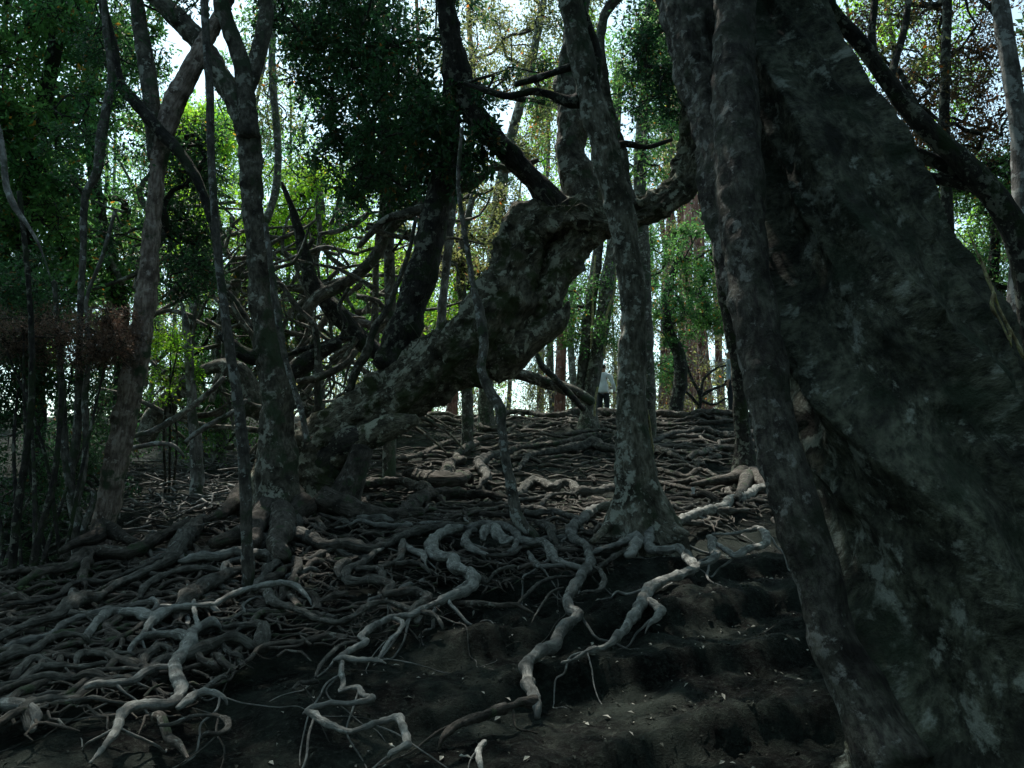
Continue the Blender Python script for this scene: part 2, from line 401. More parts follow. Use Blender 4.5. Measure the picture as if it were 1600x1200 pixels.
def clumps_px(regs, seed=0):
    """regs: (u0,u1,v0,v1,d0,d1,n,rmin,rmax) -> clump centres"""
    g = np.random.default_rng(seed + 900); out = []
    for u0, u1, v0, v1, d0, d1, n, a, b in regs:
        for _ in range(n):
            u, v, d = g.uniform(u0, u1), g.uniform(v0, v1), g.uniform(d0, d1)
            out.append((*P(u, v, d), g.uniform(a, b)))
    return np.array(out)
def crown(parent, cl, anchors, lmat, bmat, leaf=.05, dens=1.0, seed=0, r0=.012, width=.5, name="crown"):
    V, Q, tw = foliage(cl, leaf, dens, seed, width)
    o = mesh_obj(name, V, Q, lmat, parent, smooth=False)
    v, q, b = limbs(cl, anchors, seed, r0, tw)
    mesh_obj("twigs", v, q, bmat, parent, bark=b)
    return o

# ------------------------------------------------------------------ trees traced in the photograph
def make_tree(name, label, base, group=None, cat="tree"):
    return thing(name, label, cat, base, group)
def trunk(parent, path, mat, name="trunk", sides=20, **k):
    v, q, b = tube(path, sides, **k)
    return mesh_obj(name, v, q, mat, parent, bark=b)
def down(path, h=.35, flare=1.25):
    """carry the foot of a path into the soil"""
    p = np.asarray(path, float); f = p[0].copy()
    f[2] = min(f[2], float(hg(f[0], f[1]))) - h; f[3] *= flare
    return np.vstack([f, p])
def base_of(path):
    return (path[0][0], path[0][1], float(hg(path[0][0], path[0][1])))

#@TREES
exec_trees = True

def overhead(t, xr, yr, n, seed, anchor, lm=None):
    """crown clumps added above the frame to shade the slope"""
    g = np.random.default_rng(seed); x = g.uniform(*xr, n); y = g.uniform(*yr, n)
    cl = np.stack([x, y, CAMZ + .65 * y + .95 + g.uniform(0, 3.2, n), g.uniform(.6, .95, n)], -1)
    crown(t, cl, [anchor], lm or L_DARK, M_DARK, .11, 1.0, seed, .012, name="shade_crown")  # added out of view to block sun and sky light
# ---- the giant leaning trunk at the right edge
def giant():
    rows = [(1500, 1370, 1960, 2.75), (1330, 1352, 1880, 2.8), (1200, 1332, 1800, 2.9), (1100, 1328, 1740, 3.0), (1000, 1318, 1700, 3.1), (900, 1306, 1672, 3.2), (800, 1280, 1650, 3.32), (700, 1236, 1605, 3.45),
            (600, 1212, 1572, 3.6), (500, 1189, 1520, 3.75), (400, 1195, 1478, 3.9), (300, 1175, 1432, 4.05), (200, 1160, 1376, 4.2), (120, 1150, 1332, 4.35), (50, 1145, 1300, 4.5), (0, 1140, 1284, 4.6), (-120, 1165, 1270, 4.9), (-420, 1120, 1205, 5.6), (-900, 1060, 1120, 6.8)]
    path = []
    for v, l, r, d in rows:
        q = P((l + r) / 2, v, d); path.append((*q, (r - l) / 2 * d / F * .97))
    path = np.array(path)
    b = base_of(path)
    t = make_tree("giant_tree", "huge dark leaning tree with ridged mossy trunk filling the right side", b)
    s = spline(path, .022)
    n = len(s); sides = 220
    C, R = s[:, :3], s[:, 3]
    th = np.linspace(0, 2 * math.pi, sides, endpoint=False)
    L = np.concatenate(([0], np.cumsum(np.linalg.norm(np.diff(C, axis=0), axis=1))))
    X = np.array((1, 0, 0.15)); Y = np.array((0, 1, 0.0))
    dirs = X[None, :] * np.cos(th)[:, None] + Y[None, :] * np.sin(th)[:, None]
    base = C[:, None] + dirs[None] * R[:, None, None]
    ww = .5 * noise(base, .9, 31)
    ph = th[None, :] + .55 * L[:, None] + ww
    rdg = (1 - np.abs(np.sin(2.5 * ph))) ** 1.5 * .36 + (1 - np.abs(np.sin(4.5 * ph + 1.1 + .8 * L[:, None] * .5))) ** 1.6 * .13
    k = .89 + rdg - .15 + .11 * fbm(base, 2.0, 41, 3) + .035 * fbm(base * (1, 1, .5), 7, 43, 3) + .02 * noise(base * (1, 1, 3.0), 6, 47) + .03 * (1 - np.abs(noise(base * (1, 1, .6), 9, 48))) ** 3 + .012 * noise(base, 24, 49)
    V = (C[:, None] + dirs[None] * (R[:, None] * k)[..., None]).reshape(-1, 3)
    BC = np.stack([np.cos(th)[None] * R[:, None], np.sin(th)[None] * R[:, None], np.broadcast_to(L[:, None], (n, sides))], -1).reshape(-1, 3)
    i = np.arange(n - 1)[:, None] * sides; j = np.arange(sides)[None]; j2 = (j + 1) % sides
    Q = np.stack([i + j, i + j2, i + sides + j2, i + sides + j], -1).reshape(-1, 4)
    mesh_obj("trunk", V, Q, M_GIANT, t, bark=BC)
    st = [(1395, 1200, 60, 2.75), (1350, 1100, 44, 2.85), (1300, 1000, 36, 2.95), (1276, 900, 36, 3.05), (1240, 780, 36, 3.15), (1214, 680, 33, 3.25), (1196, 580, 33, 3.35), (1180, 480, 34, 3.45), (1166, 380, 35, 3.55), (1157, 280, 37, 3.65),
          (1150, 180, 36, 3.8), (1147, 80, 34, 3.95), (1147, 0, 33, 4.1), (1140, -120, 30, 4.4), (1110, -400, 24, 5.2)]
    trunk(t, px(st), M_GIANT2, "stem", 72, step=.02, rough=.012, lump=.09, fine=.04, lobes=3, lobe_amp=.05, twist=1.2, seed=3)
    st = [(1205, 640, 18, 3.5), (1180, 520, 24, 3.6), (1155, 420, 30, 3.75), (1132, 320, 33, 3.9), (1118, 220, 33, 4.05), (1100, 130, 36, 4.2), (1080, 50, 40, 4.3), (1062, -20, 40, 4.45), (1030, -150, 34, 4.8), (980, -380, 24, 5.6)]
    trunk(t, px(st), M_GIANT2, "stem", 64, step=.02, rough=.016, lump=.14, fine=.05, lobes=4, lobe_amp=.09, twist=2.0, seed=5)
    cl = clumps_px([(1020, 1330, -520, -60, 4.6, 7.5, 30, .35, .7)], 1)
    crown(t, cl, [P(1150, -200, 4.6), P(1110, -400, 5.2), P(1000, -380, 5.4), P(1120, -700, 6.2)], L_DARK, M_DARK, .075, .8, 1, .02)
    overhead(t, (0, 2.6), (4.6, 8), 26, 411, P(1120, -700, 6.2))  # clumps added to block a sun patch on the trunk
    overhead(t, (.5, 8), (3, 14), 100, 401, P(1120, -700, 6.2))
    return t
G = giant()
# lit creeper on the giant's right edge
def vine(name, label, paths, mat, cat="vine", **k):
    b = paths[0][0][:3]
    v, q, bc = merge([tube(p, 8, seed=i, **k) for i, p in enumerate(paths)])
    o = mesh_obj(name, v, q, mat, origin=b, bark=bc); return tag(o, label, cat)
vine("creeper", "thin yellow-green sunlit creeper hanging down the edge of the giant trunk",
     [px([(1585, 575, 2.0), (1578, 540, 2.6), (1577, 515, 2.2), (1560, 480, 2.4), (1552, 455, 2.8), (1545, 440, 3.2), (1536, 415, 2.6), (1527, 395, 1.6), (1512, 360, 1.2)], 3.42), px([(1577, 512, 2), (1590, 538, 3), (1600, 560, 2.6), (1612, 580, 2)], 3.42), px([(1552, 455, 2), (1550, 480, 3), (1565, 505, 1.6), (1580, 540, 1.6)], 3.41)], M_LIT, lump=.35)

# ---- the bowed tree
def arch():
    p = px([(470, 810, 82, 8.9), (468, 750, 70, 8.95), (500, 696, 50, 9.0), (556, 655, 46, 9.05), (620, 618, 50, 9.1), (680, 577, 54, 9.15), (735, 533, 60, 9.2), (778, 478, 54, 9.2), (802, 420, 47, 9.25), (816, 370, 43, 9.3), (852, 342, 37, 9.3), (908, 338, 30, 9.35), (965, 345, 27, 9.4), (1020, 326, 26, 9.4), (1062, 295, 26, 9.4), (1082, 240, 22, 9.4), (1080, 170, 17, 9.4), (1068, 90, 14, 9.4), (1060, 0, 12, 9.4), (1040, -160, 9, 9.4)])
    p = down(p, .3, 1.1)
    p[1:12, 3] *= .90
    t = make_tree("bowed_tree", "massive gnarled tree whose mossy trunk arches over to the right above the roots", base_of(p))
    trunk(t, p, M_ARCH, "trunk", 96, step=.03, rough=.055, lump=.2, fine=.07, lobes=3, lobe_amp=.11, twist=1.1, seed=2)
    def st(path, d, dd, mat, seed, name="limb", sides=22, **k):
        q = px(path, d, dd); trunk(t, q, mat, name, sides, seed=seed, **k); return q
    st([(742, 560, 40), (800, 515, 42), (848, 460, 35), (876, 412, 34), (908, 370, 31), (945, 346, 26)], 9.35, .1, M_ARCH, 4, sides=64, lump=.18, lobes=2, lobe_amp=.08, step=.03, rough=.05)
    st([(760, 560, 44), (805, 538, 32), (840, 524, 25), (866, 506, 18), (883, 488, 10), (888, 472, 3)], 9.25, -.1, M_ARCH, 6, "stub_branch", 28, lump=.3, step=.05)
    st([(720, 575, 36), (745, 585, 26), (757, 600, 12)], 9.15, -.1, M_ARCH, 7, "burl", 24, lump=.3, step=.05)
    st([(600, 690, 8), (560, 690, 22), (510, 720, 30), (485, 790, 36)], 8.75, .1, M_DARK, 7, "buttress", 28, lump=.25, step=.05)
    st([(652, 655, 8), (610, 668, 18), (560, 692, 22), (520, 720, 22)], 8.8, .0, M_ARCH, 12, "buttress", 24, lump=.25, step=.05)
    st([(566, 700, 18), (556, 730, 19), (545, 758, 23), (530, 790, 30)], 8.7, -.1, M_ROOTB, 8, "prop_root", 20, lump=.15)
    a = st([(606, 575, 30), (628, 520, 26), (648, 460, 24), (665, 400, 24), (680, 335, 22), (693, 270, 19), (702, 200, 16), (705, 120, 14), (700, 40, 14), (690, -80, 12), (680, -260, 8)], 9.3, .3, M_DARK, 9, "upright_limb", 36, lump=.14, step=.04, rough=.02)
    b = st([(870, 330, 26), (842, 292, 19), (805, 250, 18), (768, 212, 18), (742, 180, 18), (722, 130, 18), (708, 70, 18), (698, 10, 16), (690, -60, 18), (670, -260, 12)], 9.3, -.8, M_DARK, 10, "upright_limb", 36, lump=.12, step=.04, rough=.02)
    c = st([(912, 330, 34), (905, 285, 30), (890, 235, 24), (897, 185, 25), (886, 130, 20), (893, 75, 17), (905, 20, 15), (925, -60, 12), (950, -240, 8)], 9.5, .4, M_GREY, 11, "upright_limb", 36, lump=.2, step=.04, rough=.025)
    d = st([(982, 322, 16), (975, 285, 11), (970, 235, 10), (952, 180, 10), (944, 130, 9), (938, 80, 8), (941, 35, 8), (958, 5, 8), (1000, -30, 7)], 9.3, .1, M_GREY, 12, "upright_limb", 16, lump=.2)
    e = st([(545, 612, 7), (556, 580, 7), (573, 550, 7), (584, 515, 6), (606, 480, 5), (626, 430, 4), (640, 390, 3.5), (650, 340, 3)], 9.0, -.2, M_GREY, 13, "branch", 12, lump=.15)
    st([(700, 100, 6), (750, 135, 5), (800, 152, 5), (850, 160, 5)], 9.0, .1, M_DARK, 17, "branch", 10)
    st([(1080, 240, 12), (1090, 200, 9), (1105, 150, 7), (1120, 90, 6)], 9.4, .3, M_DARK, 15, "branch", 10)
    st([(690, 300, 9), (735, 290, 8), (770, 262, 7), (800, 265, 5), (840, 250, 4)], 9.6, .3, M_GREY, 16, "branch", 10)
    st([(665, 325, 9), (630, 335, 8), (600, 345, 6), (560, 385, 5)], 9.5, .3, M_GREY, 19, "branch", 10)
    st([(478, 790, 24), (440, 815, 18), (418, 835, 14), (395, 865, 9)], 8.3, -1.0, M_ROOTB, 20, "root", 14, lump=.2)
    st([(500, 780, 22), (560, 800, 16), (610, 805, 12), (660, 800, 7)], 8.4, .0, M_ROOTB, 21, "root", 14, lump=.2)
    # sprouts and clinging twigs on the upper side of the gnarled elbow
    g = random.Random(5); tw = []
    for i in range(90):
        k = g.random(); u = 640 + 330 * k; v = np.interp(u, [640, 740, 790, 830, 900, 970], [545, 470, 380, 325, 318, 330]) + g.uniform(-4, 30)
        q = P(u, v, 9.0 + g.uniform(-.1, .1)); L = g.uniform(.06, .28); a_ = np.array((g.uniform(-1, 1), g.uniform(-1, .2), g.uniform(-.6, .9)))
        tw.append(tube([(*q, .006), (*(q + a_ * L * .5 + np.array((0, 0, g.uniform(-.04, .04)))), .005), (*(q + a_ * L), .002)], 5, .05, cap=False, seed=i))
    v, q, bb = merge(tw); mesh_obj("clinging_twigs", v, q, M_GREY, t, bark=bb)
    cl = clumps_px([(560, 740, 60, 300, 9.4, 11.0, 44, .24, .42), (640, 760, 150, 270, 8.8, 9.8, 26, .22, .35), (500, 760, -250, 60, 9, 12, 30, .35, .6)], 2)
    crown(t, cl, list(a[5:, :3]) + list(b[5:, :3]), L_DARK, M_DARK, .08, .85, 2, .010)
    cl = clumps_px([(900, 1080, -260, 40, 9.2, 12, 26, .35, .6), (985, 1075, 40, 190, 9.0, 9.8, 22, .2, .34)], 3)
    crown(t, cl, list(c[5:, :3]) + list(d[5:, :3]) + [P(1068, 90, 9.4), P(1060, 0, 9.4)], L_DARK, M_DARK, .055, .9, 3, .010)
    overhead(t, (-1, 5), (11, 18), 60, 402, P(1040, -160, 9.4))
    return t
arch()

# ---- forked tree left of the bowed tree
def forked():
    p = down(px([(438, 800, 44), (430, 740, 34), (432, 680, 29), (434, 620, 27), (422, 550, 25), (410, 480, 22), (402, 410, 19), (396, 340, 18), (392, 270, 19), (388, 205, 21), (362, 148, 20), (332, 98, 19), (304, 55, 18), (270, 20, 17), (235, -12, 15), (170, -80, 13), (80, -220, 9)], 8.3, -.4), .3)
    p[:, 3] *= .92
    t = make_tree("forked_tree", "pale mottled tree forking high up just left of the bowed tree's foot", base_of(p))
    trunk(t, p, M_GREY, "trunk", 56, step=.03, rough=.022, lump=.12, fine=.05, lobes=4, lobe_amp=.10, flare=5, twist=1.0, seed=21)
    a = px([(390, 215, 17), (384, 150, 15), (376, 95, 14), (358, 45, 13), (344, -5, 12), (330, -120, 10), (310, -260, 6)], 8.0, -.1); trunk(t, a, M_GREY, "limb", 24, lump=.12, rough=.015, seed=22)
    b = px([(384, 150, 12), (398, 105, 13), (408, 62, 13), (416, 20, 12), (412, -30, 12), (425, -160, 8)], 8.0, .2); trunk(t, b, M_GREY, "limb", 24, lump=.12, rough=.015, seed=23)
    c = px([(415, 560, 14), (388, 556, 12), (366, 540, 10), (345, 522, 7)], 8.2, -.1); trunk(t, c, M_DARK, "branch", 16, lump=.15, seed=24)
    c = px([(480, 690, 5), (470, 640, 5), (446, 560, 5), (432, 480, 6), (424, 420, 5), (415, 350, 4)], 7.9, 0); trunk(t, c, M_THIN, "clinging_stem", 10, seed=25)
    for k, r in enumerate(([(425, 790, 22), (405, 815, 17), (385, 830, 15), (360, 840, 12), (330, 850, 8)], [(420, 740, 18), (398, 755, 16), (375, 775, 14), (350, 800, 10), (318, 815, 7)], [(440, 800, 22), (440, 830, 18), (432, 850, 15), (445, 870, 10)], [(425, 760, 16), (412, 790, 14), (405, 815, 13), (398, 850, 10)])):
        q = px([(u, v, rr, hit(u, max(v + 6, 770)) - .12) for u, v, rr in r]); trunk(t, q, M_ROOTB, "root", 16, lump=.2, seed=26 + k)
    cl = clumps_px([(60, 470, -340, -40, 7.3, 10, 40, .35, .6), (330, 470, -60, 60, 8.2, 9.5, 8, .2, .32)], 4)
    crown(t, cl, list(p[-4:, :3]) + list(a[3:, :3]) + list(b[2:, :3]), L_DARK, M_DARK, .055, .8, 4, .010)
    overhead(t, (-7, -1), (6, 13), 34, 403, P(80, -220, 7.9))
forked()

# ---- slim mottled tree in the middle
def centre():
    p = down(px([(1001, 838, 74), (999, 812, 60), (997, 785, 49), (994, 755, 40), (990, 700, 33), (987, 630, 28), (987, 560, 25), (990, 490, 24), (986, 430, 24), (974, 360, 25), (957, 280, 26), (941, 215, 26), (923, 150, 24), (908, 85, 23), (895, 20, 22), (884, -40, 21), (870, -160, 18), (862, -340, 12)], 7.9, -.3), .3)
    p[:, 3] *= .88
    t = make_tree("slender_tree", "slim mottled tree with flared foot standing in the middle of the slope", base_of(p))
    trunk(t, p, M_GREY2, "trunk", 56, step=.03, rough=.018, lump=.08, fine=.04, lobes=6, lobe_amp=.22, flare=9, twist=.5, seed=31)
    b = []
    for k, (w, dd) in enumerate((([(905, 158, 13), (885, 158, 10), (860, 148, 7), (830, 143, 6), (795, 150, 5.5), (760, 142, 4.5), (725, 130, 3.5)], .2), ([(905, 100, 8), (875, 110, 6), (840, 122, 6), (805, 132, 5)], -.1), ([(925, 150, 10), (932, 90, 9), (918, 40, 9), (905, 0, 9), (915, -80, 7)], .2), ([(945, 240, 8), (975, 225, 6), (1010, 230, 4), (1050, 218, 3)], .2))):
        q = px(w, 7.75, dd); b.append(q); trunk(t, q, M_DARK, "branch", 14, lump=.12, seed=32 + k)
    for k, r in enumerate(([(985, 790, 13), (960, 812, 8), (940, 832, 6), (925, 846, 4)], [(1020, 790, 14), (1034, 810, 10), (1050, 822, 7), (1075, 835, 4)], [(975, 800, 12), (950, 790, 7), (935, 795, 5)])):
        q = px([(u, v, rr, hit(u, max(v + 8, 815)) - .12) for u, v, rr in r]); trunk(t, q, M_GREY2, "root", 14, lump=.15, seed=36 + k)
    cl = clumps_px([(780, 960, -300, -20, 7.4, 10, 24, .3, .55), (735, 850, 90, 180, 7.9, 8.8, 4, .12, .2)], 5)
    crown(t, cl, list(p[-4:, :3]) + [b[2][-1, :3], b[0][-1, :3], b[1][-1, :3]], L_DARK, M_DARK, .05, .8, 5, .008)
    overhead(t, (-3, 3), (5, 12), 22, 404, P(862, -340, 7.6))
centre()

# ---- reddish leaning tree at the left
def reddish():
    p = down(px([(160, 832, 27), (170, 790, 25), (180, 730, 25), (195, 660, 25), (209, 590, 25), (222, 510, 24), (231, 440, 21), (237, 370, 18), (243, 300, 17), (252, 230, 19), (272, 165, 22), (298, 112, 22), (318, 70, 18), (345, 20, 15), (380, -60, 12), (420, -220, 8)], 7.8, .2), .3)
    t = make_tree("leaning_tree", "reddish flaking tree leaning right with one pale side, left of the root slope", base_of(p))
    p[:, 3] *= .72
    trunk(t, p, M_RED, "trunk", 48, step=.03, rough=.016, lump=.1, fine=.05, lobes=3, lobe_amp=.08, flare=3, seed=41)
    a = px([(247, 250, 15), (240, 190, 14), (232, 120, 13), (222, 60, 12), (213, 0, 11), (200, -120, 8)], 7.95, .2); trunk(t, a, M_GREY, "limb", 18, seed=42)
    b = px([(340, 400, 4), (330, 340, 7), (305, 275, 8), (275, 232, 9), (245, 200, 10), (212, 160, 9), (186, 128, 9), (176, 75, 8), (160, 0, 7), (150, -80, 5)], 7.6, .3); trunk(t, b, M_DARK, "limb", 14, seed=43)
    for k, r in enumerate(([(160, 826, 16), (150, 838, 12), (120, 848, 8), (95, 862, 5)], [(170, 828, 14), (190, 838, 9), (215, 848, 5)])):
        q = px([(u, v, rr, hit(u, v + 6) - .1) for u, v, rr in r]); trunk(t, q, M_ROOTB, "root", 12, seed=44 + k)
    cl = clumps_px([(240, 335, 190, 470, 8.2, 9.4, 44, .22, .36), (300, 400, -200, 20, 8, 9, 8, .25, .4), (140, 260, -200, 110, 7.9, 9.4, 18, .22, .42), (170, 330, 330, 420, 7.9, 8.6, 5, .15, .25)], 6)
    crown(t, cl, list(b[:, :3]) + list(a[2:, :3]) + [p[8, :3]], L_DARK, M_DARK, .05, .9, 6, .008)
    overhead(t, (-9, -3), (11, 18), 60, 405, P(420, -220, 8.0))
reddish()

# ---- thin poles, saplings and creepers standing on the roots
def pole(name, label, path, d, mat, cat="tree", dd=0., group=None, sides=14, part="trunk", dn=True, crowns=None, **k):
    q = px(path, d, dd)
    if dn: q = down(q, .2, 1.1)
    t = thing(name, label, cat, base_of(q), group)
    trunk(t, q, mat, part, sides, **k)
    return t, q
pole("sapling", "thin straight pale sapling rising from the roots left of the bowed tree", [(388, 905, 10), (386, 850, 9), (384, 780, 9.5), (380, 700, 9), (371, 620, 8.5), (360, 550, 8), (349, 470, 7), (340, 390, 6.5), (334, 310, 6), (329, 230, 6), (328, 150, 6.5), (324, 90, 6), (318, -20, 6), (310, -200, 5)], 6.3, M_THIN, dd=.3, lump=.1, seed=51)
pole("crooked_sapling", "thin crooked stem kinked at mid height in front of the bowed trunk", [(838, 843, 7), (822, 828, 9), (808, 805, 9.5), (800, 765, 8.5), (790, 715, 7.5), (784, 665, 7), (780, 635, 9), (762, 605, 8), (752, 575, 6.5), (756, 535, 7.5), (750, 490, 8), (740, 450, 5), (732, 400, 4.5), (722, 340, 4), (716, 280, 3.5), (722, 200, 3)], 7.7, M_THIN, dd=.2, lump=.18, seed=52)
t, q = pole("rear_slender_tree", "dark slim tree behind the giant's stem that partly hides a person on the ridge", [(1168, 742, 26), (1164, 705, 16), (1158, 650, 12), (1155, 600, 11.5), (1152, 560, 12), (1146, 530, 12), (1136, 470, 13), (1129, 410, 13), (1124, 330, 14), (1122, 260, 14), (1120, 150, 13), (1118, 0, 12), (1110, -160, 10)], 12.0, M_DARK, dd=.2, lump=.12, seed=53, lobes=4, lobe_amp=.08, flare=5)
for k, r in enumerate(([(1165, 738, 14), (1140, 748, 9), (1110, 752, 6), (1080, 757, 3)], [(1172, 735, 14), (1190, 752, 10), (1215, 765, 7)], [(1168, 745, 12), (1160, 765, 8), (1150, 780, 5)])):
    trunk(t, px([(u, v, rr, hit(u, v + 4) - .15) for u, v, rr in r]), M_ROOTB, "root", 12, seed=54 + k)
t, q = pole("twin_stem_tree", "grey two-stemmed tree on the ridge between the bowed tree and the person", [(919, 668, 19), (920, 640, 13), (925, 600, 12), (934, 550, 12), (944, 490, 12), (950, 440, 12), (957, 400, 11), (962, 330, 10), (960, 240, 9), (968, 100, 8)], 18.3, M_GREY, dd=.2, lump=.1, seed=57)
b_ = px([(921, 655, 9), (910, 625, 9), (910, 580, 9), (916, 530, 9), (923, 470, 9), (932, 410, 8.5), (938, 340, 8), (930, 250, 7), (935, 100, 6)], 18.4, .2); trunk(t, b_, M_GREY, "stem", 12, seed=58)
crown(t, clumps_px([(820, 960, 430, 540, 17.5, 20, 40, .3, .55)], 8), list(b_[3:, :3]) + list(q[4:, :3]), L_MID, M_DARK, .08, .9, 8, .010)
vine("creeper", "pale sunlit creeper hanging beside the twin stems on the ridge", [px([(944, 560, 1.8), (945, 530, 1.8), (947, 500, 1.8), (953, 475, 1.8), (960, 455, 1.6), (964, 400, 1.4)], 18.0), px([(923, 545, 1.6), (926, 500, 1.6), (927, 450, 1.5), (930, 400, 1.4)], 18.0), px([(929, 650, 1.6), (930, 625, 1.6), (934, 605, 1.6)], 18.0)], M_LIT)
vine("creeper", "bright pale creeper strip hanging down the right side of the middle tree", [px([(1018, 700, 1.6), (1016, 672, 2), (1010, 640, 2.2), (1006, 670, 3.0), (1003, 640, 2.2), (1006, 610, 2.4), (1010, 585, 1.6)], 7.9), px([(1021, 720, 1.2), (1019, 690, 1.6), (1012, 655, 1.8)], 7.9)], M_LIT)

# far right: brown trunk and the dark diagonal tree
t, q = pole("edge_tree", "pale barked tree cut by the right edge of the picture", [(1606, 900, 36), (1604, 700, 34), (1602, 560, 30), (1604, 470, 28), (1606, 380, 24), (1604, 290, 20), (1592, 200, 14), (1580, 110, 14), (1568, 40, 14), (1558, -30, 13), (1545, -160, 11), (1530, -320, 7)], 6.4, M_PALE, dd=.5, sides=26, lump=.13, seed=61)
b_ = px([(1562, 30, 5), (1545, 10, 4), (1525, -10, 3), (1500, -50, 2)], 6.9); trunk(t, b_, M_DARK, "branch", 10, seed=62)
crown(t, clumps_px([(1480, 1620, -330, -40, 6.4, 8.5, 16, .25, .45)], 9), [q[-1, :3], q[-2, :3], b_[-1, :3]], L_BROWN, M_DARK, .05, .7, 9, .008)
p = down(px([(1640, 700, 30, 6.0), (1625, 560, 27, 5.95), (1612, 450, 24, 5.9), (1592, 375, 21, 5.9), (1562, 318, 20, 5.9), (1518, 268, 18, 5.9), (1470, 220, 16, 5.9), (1428, 180, 15, 5.9), (1388, 128, 13, 5.9), (1350, 75, 12, 5.9), (1312, 30, 11, 5.9), (1270, -30, 9, 5.9), (1200, -140, 7, 5.9)]), .3)
t = make_tree("diagonal_tree", "dark tree leaning steeply left behind the giant trunk at the upper right", base_of(p))
trunk(t, p, M_DARK, "trunk", 26, step=.05, lump=.1, seed=63)
bs = []
for k, w in enumerate(([(1548, 300, 12), (1510, 272, 11), (1470, 256, 11), (1425, 238, 10), (1390, 220, 7)], [(1565, 322, 12), (1530, 296, 10), (1490, 285, 9), (1450, 277, 8), (1400, 272, 6)], [(1372, 108, 8), (1362, 70, 7), (1364, 30, 6), (1370, -30, 6)], [(1390, 130, 7), (1400, 90, 6), (1412, 50, 6), (1420, 0, 5)], [(1455, 205, 6), (1430, 160, 5), (1405, 110, 4)])):
    q = px(w, 5.95, .15); bs.append(q); trunk(t, q, M_DARK, "branch", 12, seed=64 + k)
crown(t, clumps_px([(1340, 1450, -60, 150, 6.2, 7.6, 8, .12, .22)], 10), [b[-1, :3] for b in bs[2:]], L_OLIVE, M_DARK, .04, .5, 10, .005)

# left edge: multi-stemmed shrubs and thin stems
t, q = pole("curving_sapling", "thin curving multi-stemmed sapling at the far left", [(122, 835, 9), (113, 780, 8), (110, 740, 7), (120, 680, 6.5), (123, 620, 6), (124, 540, 5), (126, 470, 5), (130, 390, 5), (133, 310, 6), (152, 268, 7), (158, 215, 8), (167, 165, 7), (174, 115, 6), (165, 40, 5), (160, -60, 4)], 7.5, M_THIN, dd=.3, seed=71, sides=12)
for k, w in enumerate(([(116, 790, 6), (104, 730, 6), (100, 680, 6), (97, 620, 5.5), (92, 540, 4), (85, 440, 4)], [(118, 790, 6), (131, 735, 5), (134, 680, 5), (133, 620, 5), (140, 540, 3.5), (135, 470, 3), (160, 400, 3), (180, 330, 3)], [(126, 835, 7), (140, 800, 5), (146, 770, 4), (120, 760, 4)])):
    b_ = px(w, 7.5, .1); trunk(t, b_, M_THIN, "stem", 10, seed=72 + k)
crown(t, clumps_px([(60, 250, 20, 300, 7.4, 8.6, 12, .16, .3)], 11), list(q[8:, :3]), L_DARK, M_DARK, .045, .8, 11, .006)
pole("hanging_branch", "thin pale dead branch drooping at the far left edge", [(-40, 120, 7), (-8, 190, 6), (4, 240, 5), (10, 290, 5), (24, 325, 5), (45, 355, 3), (62, 385, 2), (78, 430, 1.2)], 6.0, M_PALE, cat="branch", dn=False, part="stem", seed=75)
for i, (w, lab) in enumerate((([(18, 910, 7), (22, 850, 6), (30, 780, 6), (42, 700, 5), (50, 600, 5), (46, 460, 4), (30, 300, 4)], "dark slim sapling closest to the left edge"), ([(52, 880, 6), (66, 820, 5), (82, 760, 5), (90, 700, 4), (98, 600, 4)], "dark slim leaning sapling near the left edge, second from it"))):
    pole("dark_sapling", lab, w, 6.6, M_DARK, dd=.1, seed=76 + i, sides=10)
# broken snag
t, q = pole("broken_snag", "grey pointed broken snag standing among fallen branches left of the forked tree", [(308, 720, 10), (305, 690, 9), (300, 640, 7.5), (297, 590, 7), (294, 540, 6.5), (290, 510, 6), (285, 480, 3.5), (282, 468, 1.5)], 10.5, M_PALE, seed=79, lump=.25)

